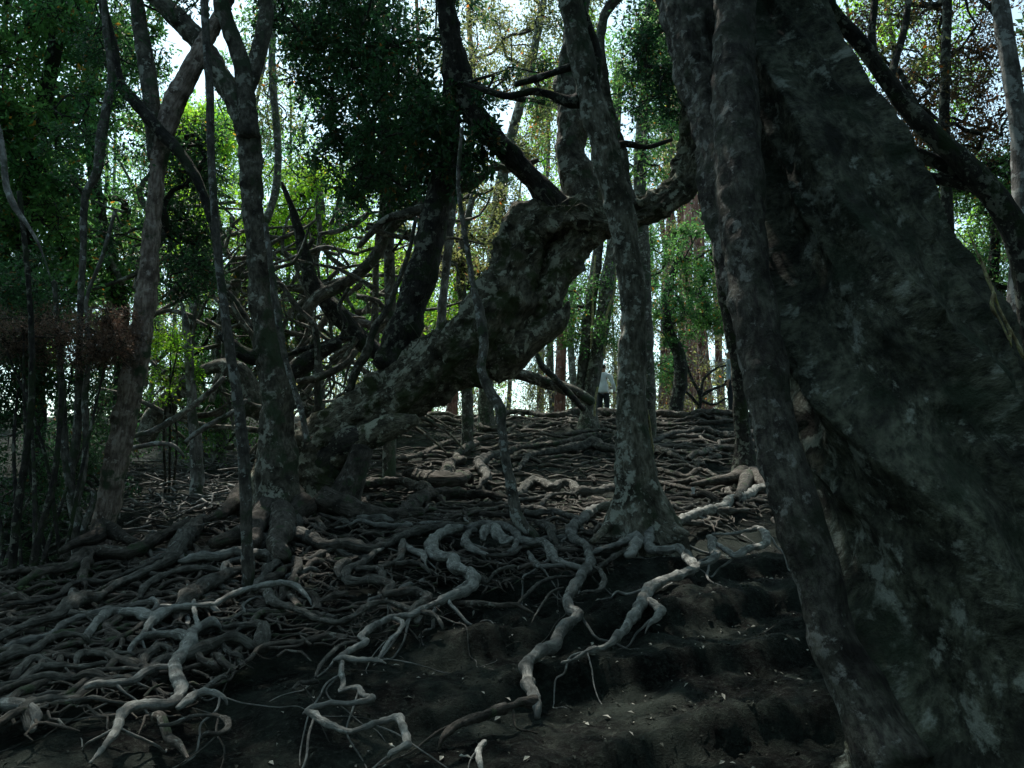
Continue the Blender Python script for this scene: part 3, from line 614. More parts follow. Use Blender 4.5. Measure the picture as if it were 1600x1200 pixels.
# ---- fallen and tangled limbs behind the forked tree
FALL = [
 ("fallen_branch", "pale fallen stick slanting up to the right beside the broken snag", [(205, 682, 4), (240, 673, 5), (283, 647, 5), (327, 613, 4), (350, 590, 3)], 10.3, M_PALE),
 ("fallen_branch", "low pale forked stick lying right of the reddish tree's foot", [(198, 702, 4), (247, 693, 4), (273, 697, 3), (288, 714, 2)], 9.8, M_PALE),
 ("fallen_branch", "pale stick lying under the broken snag, pointing at the forked tree", [(290, 690, 3), (320, 668, 4), (362, 645, 4), (385, 625, 3)], 10.2, M_PALE),
 ("arched_limb", "grey arched dead limb curving over behind the broken snag", [(225, 690, 15), (250, 640, 16), (285, 603, 13), (318, 580, 11), (350, 572, 14), (378, 590, 18), (400, 640, 22)], 11.3, M_GREY),
 ("fallen_log", "dark fallen trunk slanting down right under the pale limb behind the bowed tree", [(440, 285, 3), (458, 330, 6), (474, 390, 10), (490, 445, 14), (515, 478, 15), (545, 512, 15), (573, 540, 14), (605, 560, 12)], 11.5, M_DARK),
 ("bent_limb", "pale curved limb crossing above the fallen trunk behind the bowed tree", [(470, 500, 8), (497, 463, 10), (527, 450, 10), (557, 430, 9), (583, 405, 9), (610, 360, 8), (640, 330, 10), (668, 315, 10)], 11.2, M_GREY),
 ("fallen_branch", "thin dark curved stick below the fallen trunk, left of the bowed tree", [(445, 556, 3), (477, 545, 4), (527, 531, 4), (550, 528, 3)], 10.9, M_DARK),
 ("fallen_log", "short dark log rising right, low behind the forked tree", [(440, 600, 14), (458, 585, 15), (480, 566, 14), (505, 548, 11), (530, 535, 8)], 10.8, M_DARK),
 ("fallen_branch", "grey curved branch resting just above the bowed trunk's lower end", [(465, 596, 5), (490, 592, 6), (515, 582, 6), (543, 566, 5), (555, 548, 4)], 10.5, M_GREY),
 ("dead_stem", "thin grey stem rising from behind the lower end of the bowed trunk", [(498, 640, 6), (497, 600, 5.5), (496, 545, 5), (490, 507, 4), (462, 478, 4), (440, 445, 3.5), (425, 440, 2)], 10.6, M_GREY),
 ("dead_stem", "slim pale upright stem seen above the pale curved limb", [(588, 560, 6), (586, 500, 6), (587, 450, 5), (588, 400, 5), (596, 330, 5), (603, 250, 5), (600, 100, 5), (598, -60, 4)], 12.5, M_GREY),
 ("dead_stem", "slim pale upright stem right of the dark upright limb of the bowed tree", [(688, 520, 8), (692, 470, 7), (697, 420, 7), (703, 360, 7), (708, 290, 7), (712, 200, 6)], 12.0, M_PALE),
 ("fallen_log", "smooth pale fallen log lying behind the dark slanting trunk", [(540, 492, 7), (565, 503, 7), (607, 518, 7), (640, 528, 6)], 13.0, M_PALE),
 ("fallen_log", "smooth grey leaning log behind the bowed tree, right of the stub", [(768, 572, 8), (800, 582, 9), (850, 596, 10), (895, 612, 10), (925, 628, 8)], 14.5, M_GREY),
 ("fallen_branch", "dark slanting branch propped on the grey log near the twin stems", [(836, 548, 4), (846, 570, 5), (865, 590, 5), (885, 610, 5), (912, 640, 5)], 14.2, M_DARK),
 ("bent_limb", "pale shiny curved branch in the bright green foliage", [(500, 366, 3), (530, 360, 4), (555, 350, 4), (572, 338, 3), (578, 325, 2)], 12.2, M_PALE),
 ("bent_limb", "pale branch curving low in the bright green foliage left of the dark limb", [(480, 395, 3), (505, 387, 4), (530, 390, 3), (560, 398, 3)], 12.2, M_PALE),
 ("bent_limb", "dark S-shaped branch left of the fallen trunk", [(470, 560, 4), (500, 555, 4), (528, 535, 4), (540, 505, 4), (530, 480, 3), (545, 450, 3)], 11.0, M_DARK),
 ("bent_limb", "looping grey branch near the pale sapling's middle", [(262, 470, 5), (275, 450, 5), (300, 430, 5), (330, 435, 4), (360, 450, 4)], 11.2, M_GREY),
 ("fallen_branch", "grey branch running down right behind the forked tree's middle", [(255, 400, 5), (300, 410, 6), (345, 445, 6), (385, 500, 6), (400, 540, 5)], 11.6, M_GREY),
]
for i, (nm, lab, w, d, m_) in enumerate(FALL):
    q = px(w, d); v, qq, b = tube(q, 14, lump=.18, seed=80 + i)
    tag(mesh_obj(nm, v, qq, m_, origin=q[0, :3], bark=b), lab, "dead stem" if nm == "dead_stem" else "fallen log" if nm == "fallen_log" else "branch")
# tangle of thin dead branches behind the bowed tree's foot
def tangle():
    g = random.Random(12); parts = []
    for i in range(250):
        u, v, d = g.uniform(180, 640), g.uniform(330, 700), g.uniform(10.8, 16)
        if v > 640 and u > 420: continue
        a = g.uniform(0, 6.28); L = g.uniform(25, 190); pts = []
        r = g.uniform(1.2, 2.6) + L * .018
        for k in range(5):
            pts.append((u, v, r * (1 - k * .17))); a += g.uniform(-.3, .3) if g.random() < .75 else g.choice((-1, 1)) * g.uniform(.6, 1.1); u += math.cos(a) * L / 4; v += math.sin(a) * L / 4 * .8
        parts.append(tube(px(pts, d), 5, .12, cap=False, seed=i % 9))
    v, q, b = merge(parts)
    o = mesh_obj("dead_twigs", v, q, M_GREY, bark=b); tag(o, "tangle of thin dead branches and twigs behind the forked tree", "twigs", kind="stuff")
    parts = []
    for i in range(560):
        x, y = g.uniform(-6.5, -2.2), g.uniform(8.0, 14); z = float(hg(x, y)) + g.uniform(.0, .14); a = g.uniform(0, 6.28); L = g.uniform(.15, .9); pts = []; r = g.uniform(.004, .016)
        for k in range(4):
            pts.append((x, y, z, r)); a += g.uniform(-.5, .5); x += math.cos(a) * L / 3; y += math.sin(a) * L / 3; z = z + g.uniform(-.05, .08)
        parts.append(tube(pts, 5, .1, cap=False, seed=i % 9))
    v, q, b = merge(parts)
    o = mesh_obj("ground_twigs", v, q, M_PALE, bark=b); tag(o, "litter of fallen twigs on the ground between the reddish tree and the forked tree", "twigs", kind="stuff")
tangle()
#@ROOTS
GRP = "exposed roots tangled over the slope"
GEN = "grey root woven into the tangle of roots covering the slope"
TR = [  # (label or None, material, [(u,v,r)...])
 ("long pale root snaking down the dark bank from the middle tree", M_ROOTG, [(950,789,5),(934,793,7),(922,799,8),(914,808,7.5),(898,819,8.5),(892,834,9),(903,846,8),(914,850,8.5),(919,868,9),(923,882,9),(914,893,8.5),(904,908,9),(894,922,10),(886,937,10),(890,952,9),(905,960,8),(895,968,9.5),(875,987,10.5),(865,1008,10.5),(841,1020,10.5),(822,1041,10.5),(826,1065,10.5),(832,1086,9.5),(838,1102,8)]),
 ("dark thick root end running left from the foot of the long pale root", M_ROOTB, [(838,1095,9),(817,1096,9),(800,1103,9),(767,1112,10),(735,1125,9),(711,1135,7),(692,1152,5)]),
 ("short upright pale root stub near the bottom centre", M_ROOTG, [(756,1160,5),(749,1168,5),(748,1182,5),(751,1196,4)]),
 ("zigzag pale root running down left from below the middle tree to the dark bank", M_ROOTG, [(1030,828,6),(1018,830,8),(1014,842,8),(1017,858,8),(1043,859,8),(1062,857,8),(1074,870,8),(1086,887,8),(1068,896,8),(1034,908,8),(1014,920,9),(1004,942,9.5),(990,963,9),(973,987,7.5),(943,1011,6.5),(917,1018,5.5),(897,1030,4),(878,1036,2.5)]),
 ("short knobbly root hooked under the zigzag pale root", M_ROOTG, [(1012,938,5),(1022,943,7),(1032,952,8),(1026,964,6),(1013,978,3)]),
 ("small S-shaped pale root right of the zigzag root", M_ROOTG, [(1106,838,4),(1112,844,7),(1112,857,7),(1118,868,7),(1107,878,6),(1090,882,5)]),
 ("thin pale root loop bending back on itself beside the giant's stem", M_ROOTG, [(1113,835,2),(1150,833,2.5),(1180,825,4),(1192,830,6),(1198,840,6),(1192,851,6),(1168,858,6),(1150,868,5),(1132,858,4),(1117,848,3)]),
 ("long pale root running from below the middle tree up right toward the giant's stem", M_ROOTG, [(925,864,4),(944,856,5),(966,850,6),(990,840,8),(1014,826,8),(1046,821,8),(1064,812,8),(1084,804,9),(1106,797,8),(1132,793,9),(1142,780,8),(1165,777,8),(1180,765,7),(1200,759,6)]),
 ("short thick forked root knob directly below the middle tree's foot", M_ROOTG, [(976,868,5),(985,866,8),(993,853,9),(998,842,8)]),
 ("thin root running down left from the forked knob", M_ROOT, [(984,866,6),(972,864,6),(956,872,5),(940,884,4),(928,892,3)]),
 ("humped pale root rising and dipping left of the middle tree", M_ROOT, [(806,780,6),(815,765,7),(826,754,8),(838,751,8),(852,757,8),(864,764,9),(878,756,8),(893,756,8),(903,768,8.5),(920,768,8),(951,763,6),(975,758,5)]),
 ("pale root bent like a hook behind the crooked stem", M_ROOT, [(800,704,6),(780,708,7),(760,715,8),(748,724,9),(756,736,10),(761,747,9),(752,754,5)]),
 ("broad lumpy root mass high on the slope", M_ROOTB, [(632,742,7),(650,740,11),(668,745,13),(690,752,16),(712,752,15),(730,744,10)]),
 ("short root joining the broad lumpy mass from above", M_ROOTB, [(698,750,12),(700,735,11),(706,722,8),(722,720,7),(712,713,6),(726,701,7),(742,692,5)]),
 ("thick root ending in a blunt tip below the lumpy mass", M_ROOTB, [(626,802,8),(640,790,12),(658,779,12),(686,770,11),(726,772,10),(758,772,9),(791,779,6),(820,776,5)]),
 ("long brown root curving right from the bowed tree's foot", M_ROOTB, [(484,792,6),(508,786,8),(524,774,8),(545,762,8),(577,755,8),(616,753,8),(642,756,8),(668,766,9),(690,782,6)]),
 ("broad pale root lying across the slope below the bowed tree", M_ROOT, [(405,842,10),(436,845,13),(458,832,11),(478,838,12),(500,848,12),(520,852,11),(548,850,11),(579,858,9),(602,853,8),(622,842,9),(645,833,9),(682,826,8),(716,823,6)]),
 ("thick pale S-shaped root in the centre of the slope", M_ROOTG, [(720,826,6),(700,830,8),(682,838,9),(672,850,11),(676,864,11),(690,870,10),(708,873,10),(714,887,12),(730,893,10),(742,902,11),(738,915,10),(718,926,9),(700,934,8),(677,943,7),(658,957,7)]),
 ("wavy brown root with tight bends left of the S-shaped root", M_ROOT, [(586,862,4),(575,873,6),(556,884,7),(540,894,8),(543,906,8),(560,909,7),(577,905,7),(598,908,8),(611,915,8),(605,928,8),(612,926,7),(632,923,8),(656,926,8),(668,932,9),(656,946,9),(645,956,7)]),
 ("long thin root sagging across the lower slope from a blunt knob", M_ROOT, [(418,925,8),(424,938,8),(436,944,7),(455,948,6),(493,965,6),(527,972,6),(553,961,6),(580,944,6),(607,941,5),(633,950,5),(655,956,5),(677,960,5),(688,972,4)]),
 ("pale root twisting down the bank below the S-shaped root", M_ROOTG, [(660,952,6),(642,962,6),(612,964,5.5),(592,973,6),(576,984,7),(566,994,6),(572,1003,6),(555,1012,6),(542,1018,6),(533,1028,6)]),
 ("thin root curling right and down beside the twisting pale root", M_ROOTG, [(612,964,4),(628,972,3.5),(624,985,3.5),(607,1003,3.5),(595,1022,2.5)]),
 ("short horizontal pale root on the dark bank", M_ROOTG, [(522,1033,4),(536,1028,4.5),(560,1031,4.5),(592,1032,3.5)]),
 ("angular root dropping and doubling back on the dark bank", M_ROOTG, [(534,1034,4),(534,1052,5),(537,1068,5),(533,1079,5),(548,1074,5),(562,1076,5.5),(568,1086,5.5),(581,1091,5.5),(565,1096,5),(540,1099,5),(513,1099,4.5),(484,1107,3.5)]),
 ("lowest root near the bottom edge, bent down at its right end", M_ROOTG, [(481,1112,5),(492,1118,6),(507,1128,5.5),(543,1143,5),(560,1140,5),(583,1132,5.5),(606,1124,6),(622,1121,7),(629,1135,6),(635,1152,6),(636,1163,7),(625,1169,6),(612,1176,6)]),
 ("small curved root tip at the left of the dark bank", M_ROOT, [(457,1078,3),(468,1068,4),(482,1067,4),(495,1065,3.5)]),
 (None, M_ROOT, [(493,1058,2.5),(500,1040,3),(520,1018,3),(532,1008,3),(553,1003,2.5)]),
 ("big pale branching root reaching down to the lower left corner", M_ROOTG, [(140,1192,3),(158,1172,5),(172,1155,6),(183,1137,7),(190,1118,8),(204,1106,8.5),(227,1101,8.5),(262,1100,9),(278,1089,9.5),(284,1073,10),(275,1054,9.5),(275,1034,10),(286,1020,10),(294,1005,12),(299,990,10),(312,980,9),(330,971,8),(342,978,4)]),
 ("pale root arm branching left off the big branching root", M_ROOTG, [(296,1000,9),(282,992,8),(262,990,7),(240,991,7),(220,997,6.5),(207,1008,5),(202,1020,3)]),
 ("short upright root peg above the big branching root", M_ROOTG, [(310,980,5),(306,965,4),(303,948,4),(300,937,4)]),
 ("curved root horn right of the big branching root's lower bend", M_ROOTG, [(277,1108,4),(290,1098,6),(300,1090,7),(312,1083,6),(330,1083,6),(344,1087,5),(352,1093,3)]),
 ("hooked thin root below the curved root horn", M_ROOT, [(247,1133,2),(266,1132,3),(283,1126,4),(303,1119,3),(323,1117,3),(342,1119,4),(354,1125,5),(356,1138,5),(342,1146,4.5),(322,1147,4)]),
 ("smooth root swelling toward the left of the big branching root's middle", M_ROOTG, [(133,1074,5),(150,1069,6),(180,1066,6),(207,1063,6),(224,1053,6),(240,1045,6),(268,1042,5)]),
 ("long root running down left to the edge from the reddish tree side", M_ROOT, [(-8,950,4),(22,943,4.5),(50,940,4.5),(93,930,5),(108,915,6),(128,908,5),(158,909,5),(187,900,5),(220,887,5),(240,878,5),(262,868,5)]),
 ("thick mossy root sweeping left below the reddish tree", M_ROOTB, [(25,918,4),(45,904,5),(67,893,6),(92,890,7),(114,882,9),(130,866,11),(150,860,12),(173,863,13),(200,862,13),(217,857,13),(235,846,12),(252,838,12),(272,829,12),(298,820,10)]),
 (None, M_ROOTB, [(140,866,9),(135,884,8),(128,904,8),(132,912,5)]),
 ("long thick root crossing the left slope to a knob with a peg", M_ROOT, [(-10,1002,6),(20,985,6),(50,973,6),(88,961,8),(106,948,13),(122,937,12),(150,933,8),(168,924,7),(187,910,7),(225,894,8),(256,880,9),(272,868,13),(284,848,17),(296,830,16),(316,812,10)]),
 ("small root peg on the knob at the left", M_ROOT, [(112,940,7),(113,928,6),(114,921,5)]),
 (None, M_ROOT, [(219,935,4),(222,922,6),(230,914,6),(253,900,6),(283,890,6),(313,887,6),(340,890,5)]),
 ("flat wedge-shaped root left of the pale sapling's foot", M_ROOT, [(278,950,8),(290,935,12),(304,924,14),(328,910,13),(350,898,10),(380,888,8),(398,880,6)]),
 ("pale branching root fanning left at mid height of the left slope", M_ROOTG, [(133,995,5),(140,988,7),(154,968,7),(172,956,6.5),(195,955,7),(217,957,9),(236,964,12),(252,958,9),(270,951,7),(287,947,7),(310,945,6),(333,944,6),(353,934,6.5),(380,923,6.5),(402,918,6),(433,911,6),(458,913,6),(470,922,5),(482,934,3)]),
 (None, M_ROOTG, [(240,966,9),(232,978,8),(224,992,6)]),
 ("root running to the left edge from below the knob", M_ROOT, [(-10,1036,8),(10,1024,8),(27,1017,10),(48,1018,8),(68,1003,7),(84,996,6),(105,991,6),(128,992,5),(136,996,5)]),
 ("lowest long root at the left edge", M_ROOT, [(-10,1072,4),(12,1070,5),(35,1062,5),(50,1050,6),(64,1043,6),(100,1040,5),(128,1042,5),(160,1036,4)]),
 (None, M_ROOT, [(118,1040,4),(120,1028,6),(128,1021,6),(142,1020,6),(160,1022,5),(180,1021,5),(203,1020,3)]),
 (None, M_ROOT, [(125,1052,3),(145,1048,4),(167,1047,4),(200,1044,4),(228,1048,3)]),
 (None, M_ROOT, [(110,958,7),(130,960,6),(152,963,5),(187,948,4.5),(210,945,4),(235,943,3.5)]),
 (None, M_ROOT, [(20,1062,5),(30,1048,7),(42,1035,7),(56,1028,6),(72,1033,5),(90,1040,3)]),
 ("curved root arching over and down below the bowed tree's foot", M_ROOT, [(398,922,5),(408,908,7),(420,888,8),(436,876,8),(425,868,8),(402,866,8),(385,872,6)]),
 ("small arched root right of the pale sapling's foot", M_ROOT, [(438,884,4),(446,877,5),(458,875,7),(466,883,8),(460,896,6),(452,908,4)]),
 ("ring-shaped root swelling with a hole in it on the left slope", M_ROOTG, [(229,940,4),(238,936,4),(245,942,4.5),(243,950,4.5),(236,956,4)]),
 ("looped root bulge left of the big branching root", M_ROOT, [(222,1043,5),(224,1032,8),(236,1018,7),(248,1010,6),(262,1012,4),(272,1020,3)]),
 (None, M_ROOT, [(346,1003,4),(352,1014,4.5),(358,1020,4),(374,1024,3)]),
 (None, M_ROOT, [(312,1082,3),(328,1070,4),(342,1060,4),(352,1058,3)]),
 (None, M_ROOTG, [(582,866,3),(600,855,3),(630,840,2)]),
 ("short forked root pair dropping from the broad pale root", M_ROOT, [(630,845,5),(628,858,6),(624,872,6),(612,880,5),(592,886,4),(575,888,4)]),
 (None, M_ROOTG, [(630,852,5),(645,860,5),(660,866,6),(664,878,3)]),
 (None, M_ROOT, [(556,889,6),(575,888,6),(592,888,6),(598,900,6)]),
 (None, M_ROOT, [(534,903,4),(527,893,6),(536,880,7),(545,876,6)]),
 (None, M_ROOT, [(620,882,4),(640,878,4.5),(655,880,4),(668,890,3)]),
 ("smooth knobbly root trailing down right below the crooked stem", M_ROOTG, [(812,844,5),(830,846,6),(848,845,7),(858,856,7.5),(865,870,8),(876,880,7),(895,884,5),(912,889,4)]),
 (None, M_ROOTG, [(825,862,3),(833,875,5),(843,885,4.5),(862,884,4),(878,884,3)]),
 ("bent root elbow left of the crooked stem's foot", M_ROOTG, [(742,828,5),(730,834,6),(727,846,7),(736,857,7),(750,863,5),(762,868,4)]),
 ("lumpy pale root knot left of the crooked stem's foot", M_ROOTG, [(755,844,5),(758,830,9),(768,826,9),(778,836,10),(790,845,9),(800,842,6)]),
 (None, M_ROOTG, [(732,826,6),(746,820,7),(765,819,7),(786,822,7),(800,828,7),(808,838,6),(806,852,5),(798,862,3)]),
 (None, M_ROOT, [(838,815,4),(850,819,6),(860,826,8),(863,840,6),(873,856,3)]),
 (None, M_ROOT, [(760,868,3),(775,868,4),(800,866,4),(812,856,3)]),
 ("slim pale arched root just right of the crooked stem's middle", M_ROOT, [(842,795,3),(850,782,3.5),(862,773,3.5),(880,771,3),(895,773,3)]),
 (None, M_ROOT, [(820,800,5),(840,802,5.5),(862,799,5.5),(880,803,5),(896,808,5),(912,812,4)]),
 (None, M_ROOT, [(790,786,4),(812,781,4.5),(838,778,4),(860,774,3)]),
 (None, M_ROOT, [(796,800,4),(815,795,5),(835,793,5),(852,797,4)]),
 ("long thin root lying level across the ridge behind the middle tree", M_ROOTB, [(790,706,5),(814,698,5),(848,695,5),(882,691,5.5),(912,683,5.5),(935,678,4)]),
 ("thick pale root forking just left of the middle tree near the ridge", M_ROOT, [(786,738,4),(808,733,4),(818,722,4),(826,712,5),(848,707,6),(870,704,6),(890,700,8),(910,698,9),(926,692,9),(945,700,8),(968,703,7),(990,698,6)]),
 (None, M_ROOTB, [(600,708,4),(624,716,4.5),(652,712,4.5),(679,700,4.5),(701,691,4.5),(735,689,4),(762,682,4)]),
 ("dark thick root along the top of the ridge left of the person", M_ROOTB, [(780,648,4),(800,643,5),(825,644,5),(855,650,5),(882,648,6),(902,641,6),(925,640,5)]),
 ("dark thick root along the ridge top below the person", M_ROOTB, [(918,648,6),(940,644,8),(970,645,8),(1010,646,6),(1049,646,6),(1074,649,6),(1106,644,6),(1139,645,5),(1170,648,4)]),
 ("pale root spanning the dark hollow between the middle tree and the slim tree behind", M_ROOT, [(1005,692,5),(1026,687,5),(1047,678,5),(1074,675,5),(1101,670,6),(1123,677,6),(1145,681,6),(1160,684,5)]),
 (None, M_ROOTB, [(1012,655,3),(1025,660,4),(1045,663,4),(1082,662,4),(1096,659,5),(1110,661,4),(1140,658,4)]),
 (None, M_ROOTB, [(1018,695,4),(1041,705,5),(1052,711,5),(1064,716,3)]),
 ("root arching right toward the foot of the slim tree behind", M_ROOTB, [(1076,716,3),(1086,708,5),(1098,708,5),(1112,702,5),(1128,699,5),(1148,701,4)]),
 (None, M_ROOTB, [(1018,735,5),(1035,735,5),(1055,740,4.5),(1074,745,4),(1088,736,5),(1102,736,4),(1124,746,4),(1150,750,4)]),
 (None, M_ROOTB, [(1020,752,3.5),(1040,756,4),(1060,760,4),(1082,765,3.5),(1106,766,3.5),(1128,760,3)]),
 (None, M_ROOT, [(1040,796,3),(1050,790,4),(1062,795,4),(1076,792,3),(1090,786,2)]),
 (None, M_ROOT, [(1096,797,5),(1115,798,5),(1140,797,5),(1160,797,4),(1172,796,2)]),
 (None, M_ROOT, [(898,900,2),(870,902,3),(848,908,3.5),(830,922,3.5),(814,938,2.5)]),
 (None, M_ROOT, [(925,884,3),(938,892,4),(944,905,5),(940,918,4.5),(928,924,4),(912,925,3)]),
 (None, M_ROOT, [(880,918,2),(862,925,2.5),(850,940,2),(836,962,1.5)]),
 (None, M_ROOT, [(735,898,3),(752,903,4),(760,912,3),(775,893,3),(800,885,3)]),
 (None, M_ROOTB, [(1195,690,6),(1178,693,7),(1166,700,5)]),
 (None, M_ROOTB, [(1170,680,3),(1185,671,4),(1205,672,4)]),
]
nroot = [0]; plain_roots = []
def add_root(path, mat, label=None, sides=14, step=None, wob=.25, lump=.16, forks=0):
    path = np.array(path, float); g_ = random.Random(nroot[0] * 7 + 1); r_ = float(np.median(path[:, 3]))
    if path[-1, 3] > r_ * .45: path = np.vstack([path, [*(path[-1, :3] + (path[-1, :3] - path[-2, :3]) * .35 - (0, 0, r_ * 1.1)), r_ * .3]])
    ps = [tube(path, sides, step, lump=lump + .06, fine=.09, rough=min(.02, r_ * .30), seed=nroot[0], wob=wob, lobes=2, lobe_amp=.10, twist=1.5)]
    for _k in range(forks):
        i = g_.randrange(1, max(2, len(path) - 2)); p0 = path[i]; dr = path[i + 1, :2] - path[i, :2]; a = math.atan2(dr[1], dr[0]) + g_.choice((-1, 1)) * g_.uniform(.5, 1.1)
        x, y = p0[0], p0[1]; rr = p0[3] * g_.uniform(.28, .5); n_ = g_.randint(5, 9); st = g_.uniform(.05, .12); f = [(x, y, p0[2], rr)]
        for j in range(n_):
            x += math.cos(a) * st; y += math.sin(a) * st; a += g_.gauss(0, .45)
            w_ = (j + 1) / n_; zt = float(hg(x, y)) + rr * .5 * (1 - w_) - (.02 if j == n_ - 1 else 0)
            f.append((x, y, p0[2] * max(0, .6 - w_) / .6 + zt * (1 - max(0, .6 - w_) / .6) if w_ < .6 else zt, rr * (1 - .7 * w_)))
        ps.append(tube(f, 8, max(.012, rr * .6), lump=.15, cap=False, seed=nroot[0] + _k))
    v, q, b = merge(ps); nroot[0] += 1
    o = mesh_obj("exposed_root", v, q, mat, origin=path[0][:3], bark=b)
    tag(o, label or GEN, "root", GRP)
    if not label: plain_roots.append((o, path, mat))
    return o
for lab, m_, w in TR:
    w2 = np.array([(u, v, r * .9, 0) for u, v, r in w], float)
    s = spline(w2 * (1, 1, 1, 1) + (0, 0, 0, 0), 6.0) if False else w2
    pts = []
    ds = np.array([hit(u, v + r * .35) for u, v, r, _ in w2])
    if len(ds) > 4: ds = np.convolve(np.pad(ds, 1, 'edge'), [.25, .5, .25], 'valid')
    for (u, v, r, _), d in zip(w2, ds):
        d = d - r * d / F * .6
        q = P(u, v, d); pts.append((*q, r * d / F))
    r0 = np.median([p[3] for p in pts])
    add_root(np.array(pts), m_, lab, sides=20 if r0 > .03 else 14, step=max(.010, r0 * .35), wob=.2, forks=(3 if len(pts) > 9 else 2 if len(pts) > 5 else 1))

# generated roots between the traced ones
def in_zone(x, y):
    """where the slope carries roots"""
    if y < 1: return False
    u = 800 + F * x / y * 1.0
    dz = float(hs(x, y)) - CAMZ; v = 600 - F * math.tan(math.atan2(dz, y) - PITCH)
    if u < -120 or u > 1290 or y > 22: return False
    lim = np.interp(u, [0, 150, 300, 380, 450, 600, 700, 850, 1000, 1100, 1250], [1110, 1120, 1100, 1040, 1010, 985, 950, 890, 860, 815, 790])
    low = np.interp(u, [-100, 0, 150, 300, 400, 470, 560], [905, 885, 845, 812, 775, 700, 640])
    return low < v < lim
def gen_root(x, y, a, r, n, g, curl=.42, st=None):
    pts = []; st = st or max(.09, r * 3.0)
    for k in range(n):
        t = k / (n - 1)
        rr = r * (1 - .72 * t)
        lift = rr * (.45 + .9 * math.sin(k * .7 + x * 3)) if 0 < k < n - 1 else -rr * .6
        pts.append((x, y, float(hs(x, y)) - .045 + lift + .02 * g.uniform(-1, 1), rr * (1 + .15 * g.uniform(-1, 1))))
        a += g.gauss(0, curl); x += math.cos(a) * st; y += math.sin(a) * st
        if k > 4 and not in_zone(x, y): break
    p = pts[-1]; pts[-1] = (p[0], p[1], float(hs(p[0], p[1])) - .06 - p[3], p[3] * .5)
    return pts
g = random.Random(31)
cnt = 0; tries = 0
while cnt < 165 and tries < 6000:
    tries += 1
    y = 4.2 + 17 * g.random() ** 1.15; x = g.uniform(-.66, .36) * y
    if not in_zone(x, y) or (y > 11 and g.random() < .6): continue
    if x < -.22 * y and y < 10: a = math.radians(g.choice([200, 225, 180, 250, 150]) + g.uniform(-25, 25))
    elif y > 11: a = math.radians(g.choice([0, 180]) + g.uniform(-22, 22))
    else: a = math.radians(g.choice([200, 340, 250, 170, 20]) + g.uniform(-30, 30))
    r = g.choice([.014, .018, .022, .028, .036, .046]) * (1 + (y - 8) * .04 if y > 8 else 1)
    pts = gen_root(x, y, a, r, g.randint(9, 17), g, .62 if y < 10 else .6)
    if len(pts) < 6: continue
    add_root(np.array(pts), (g.choice([M_ROOT, M_ROOT, M_ROOTB, M_ROOTG]) if y < 8.5 else M_ROOTB), None, sides=12, step=max(.02, r * .5), wob=.25, lump=.2, forks=g.choice([0, 1, 1, 2]))
    cnt += 1
LM = [("the pale sapling's foot", 388, 905), ("the forked tree's foot", 438, 800), ("the middle tree's foot", 1000, 830), ("the crooked sapling's foot", 838, 843), ("the big branching root", 290, 1030),
      ("the thick S-shaped root", 720, 890), ("the knob with a peg", 112, 935), ("the broad lumpy root mass", 690, 750), ("the twin-stemmed tree's foot", 920, 668), ("the dark slim tree's foot", 1168, 742),
      ("the reddish tree's foot", 160, 832), ("the bowed tree's prop root", 545, 765), ("the humped pale root", 865, 760), ("the zigzag pale root", 1030, 890), ("the left edge of the slope", 20, 1000), ("the person on the ridge", 943, 640),
      ("the sagging thin root", 530, 965), ("the wavy brown root", 580, 905), ("the far left fern clump", 80, 850), ("the flat wedge-shaped root", 320, 915), ("the long pale snaking root", 905, 900)]
def name_roots():
    rows = {}
    for o, path, mat in plain_roots:
        p = np.array(path)[:, :4]; c = p[len(p) // 2]
        def scr(q):
            y = q[1] * math.cos(PITCH) + (q[2] - CAMZ) * math.sin(PITCH); z = -q[1] * math.sin(PITCH) + (q[2] - CAMZ) * math.cos(PITCH)
            return 800 + F * q[0] / y, 600 - F * z / y
        u, v = scr(c); u0, v0 = scr(p[0]); u1, v1 = scr(p[-1]); w = float(np.max(p[:, 3])) * F / c[1]
        size = "thin" if w < 5 else "thick" if w > 9 else "medium"
        tone = {M_ROOT: "grey", M_ROOTB: "brown", M_ROOTG: "pale"}[mat]
        if abs(v1 - v0) < .28 * abs(u1 - u0): run = "level"
        elif abs(u1 - u0) < .35 * abs(v1 - v0): run = "steep"
        else: run = "slanting left" if (u1 - u0) * (v1 - v0) < 0 else "slanting right"
        nm, a, b = min(LM, key=lambda l: (l[1] - u) ** 2 + 2 * (l[2] - v) ** 2)
        side = ("right of" if u > a else "left of") if abs(u - a) > abs(v - b) * 1.2 else ("below" if v > b else "above")
        rows.setdefault("%s %s %s root %s %s" % (size, tone, run, side, nm), []).append((math.hypot(u - a, v - b), id(o), o))
    ORD = ["nearest it", "second nearest it", "third nearest it", "fourth nearest it", "fifth nearest it", "sixth nearest it", "seventh nearest it", "eighth nearest it", "ninth nearest it", "tenth nearest it", "eleventh nearest it", "twelfth nearest it"]
    for k, l in rows.items():
        l.sort()
        for i, (_, _, o) in enumerate(l):
            o["label"] = k if len(l) == 1 else k + ", " + ORD[min(i, 11)]
name_roots()
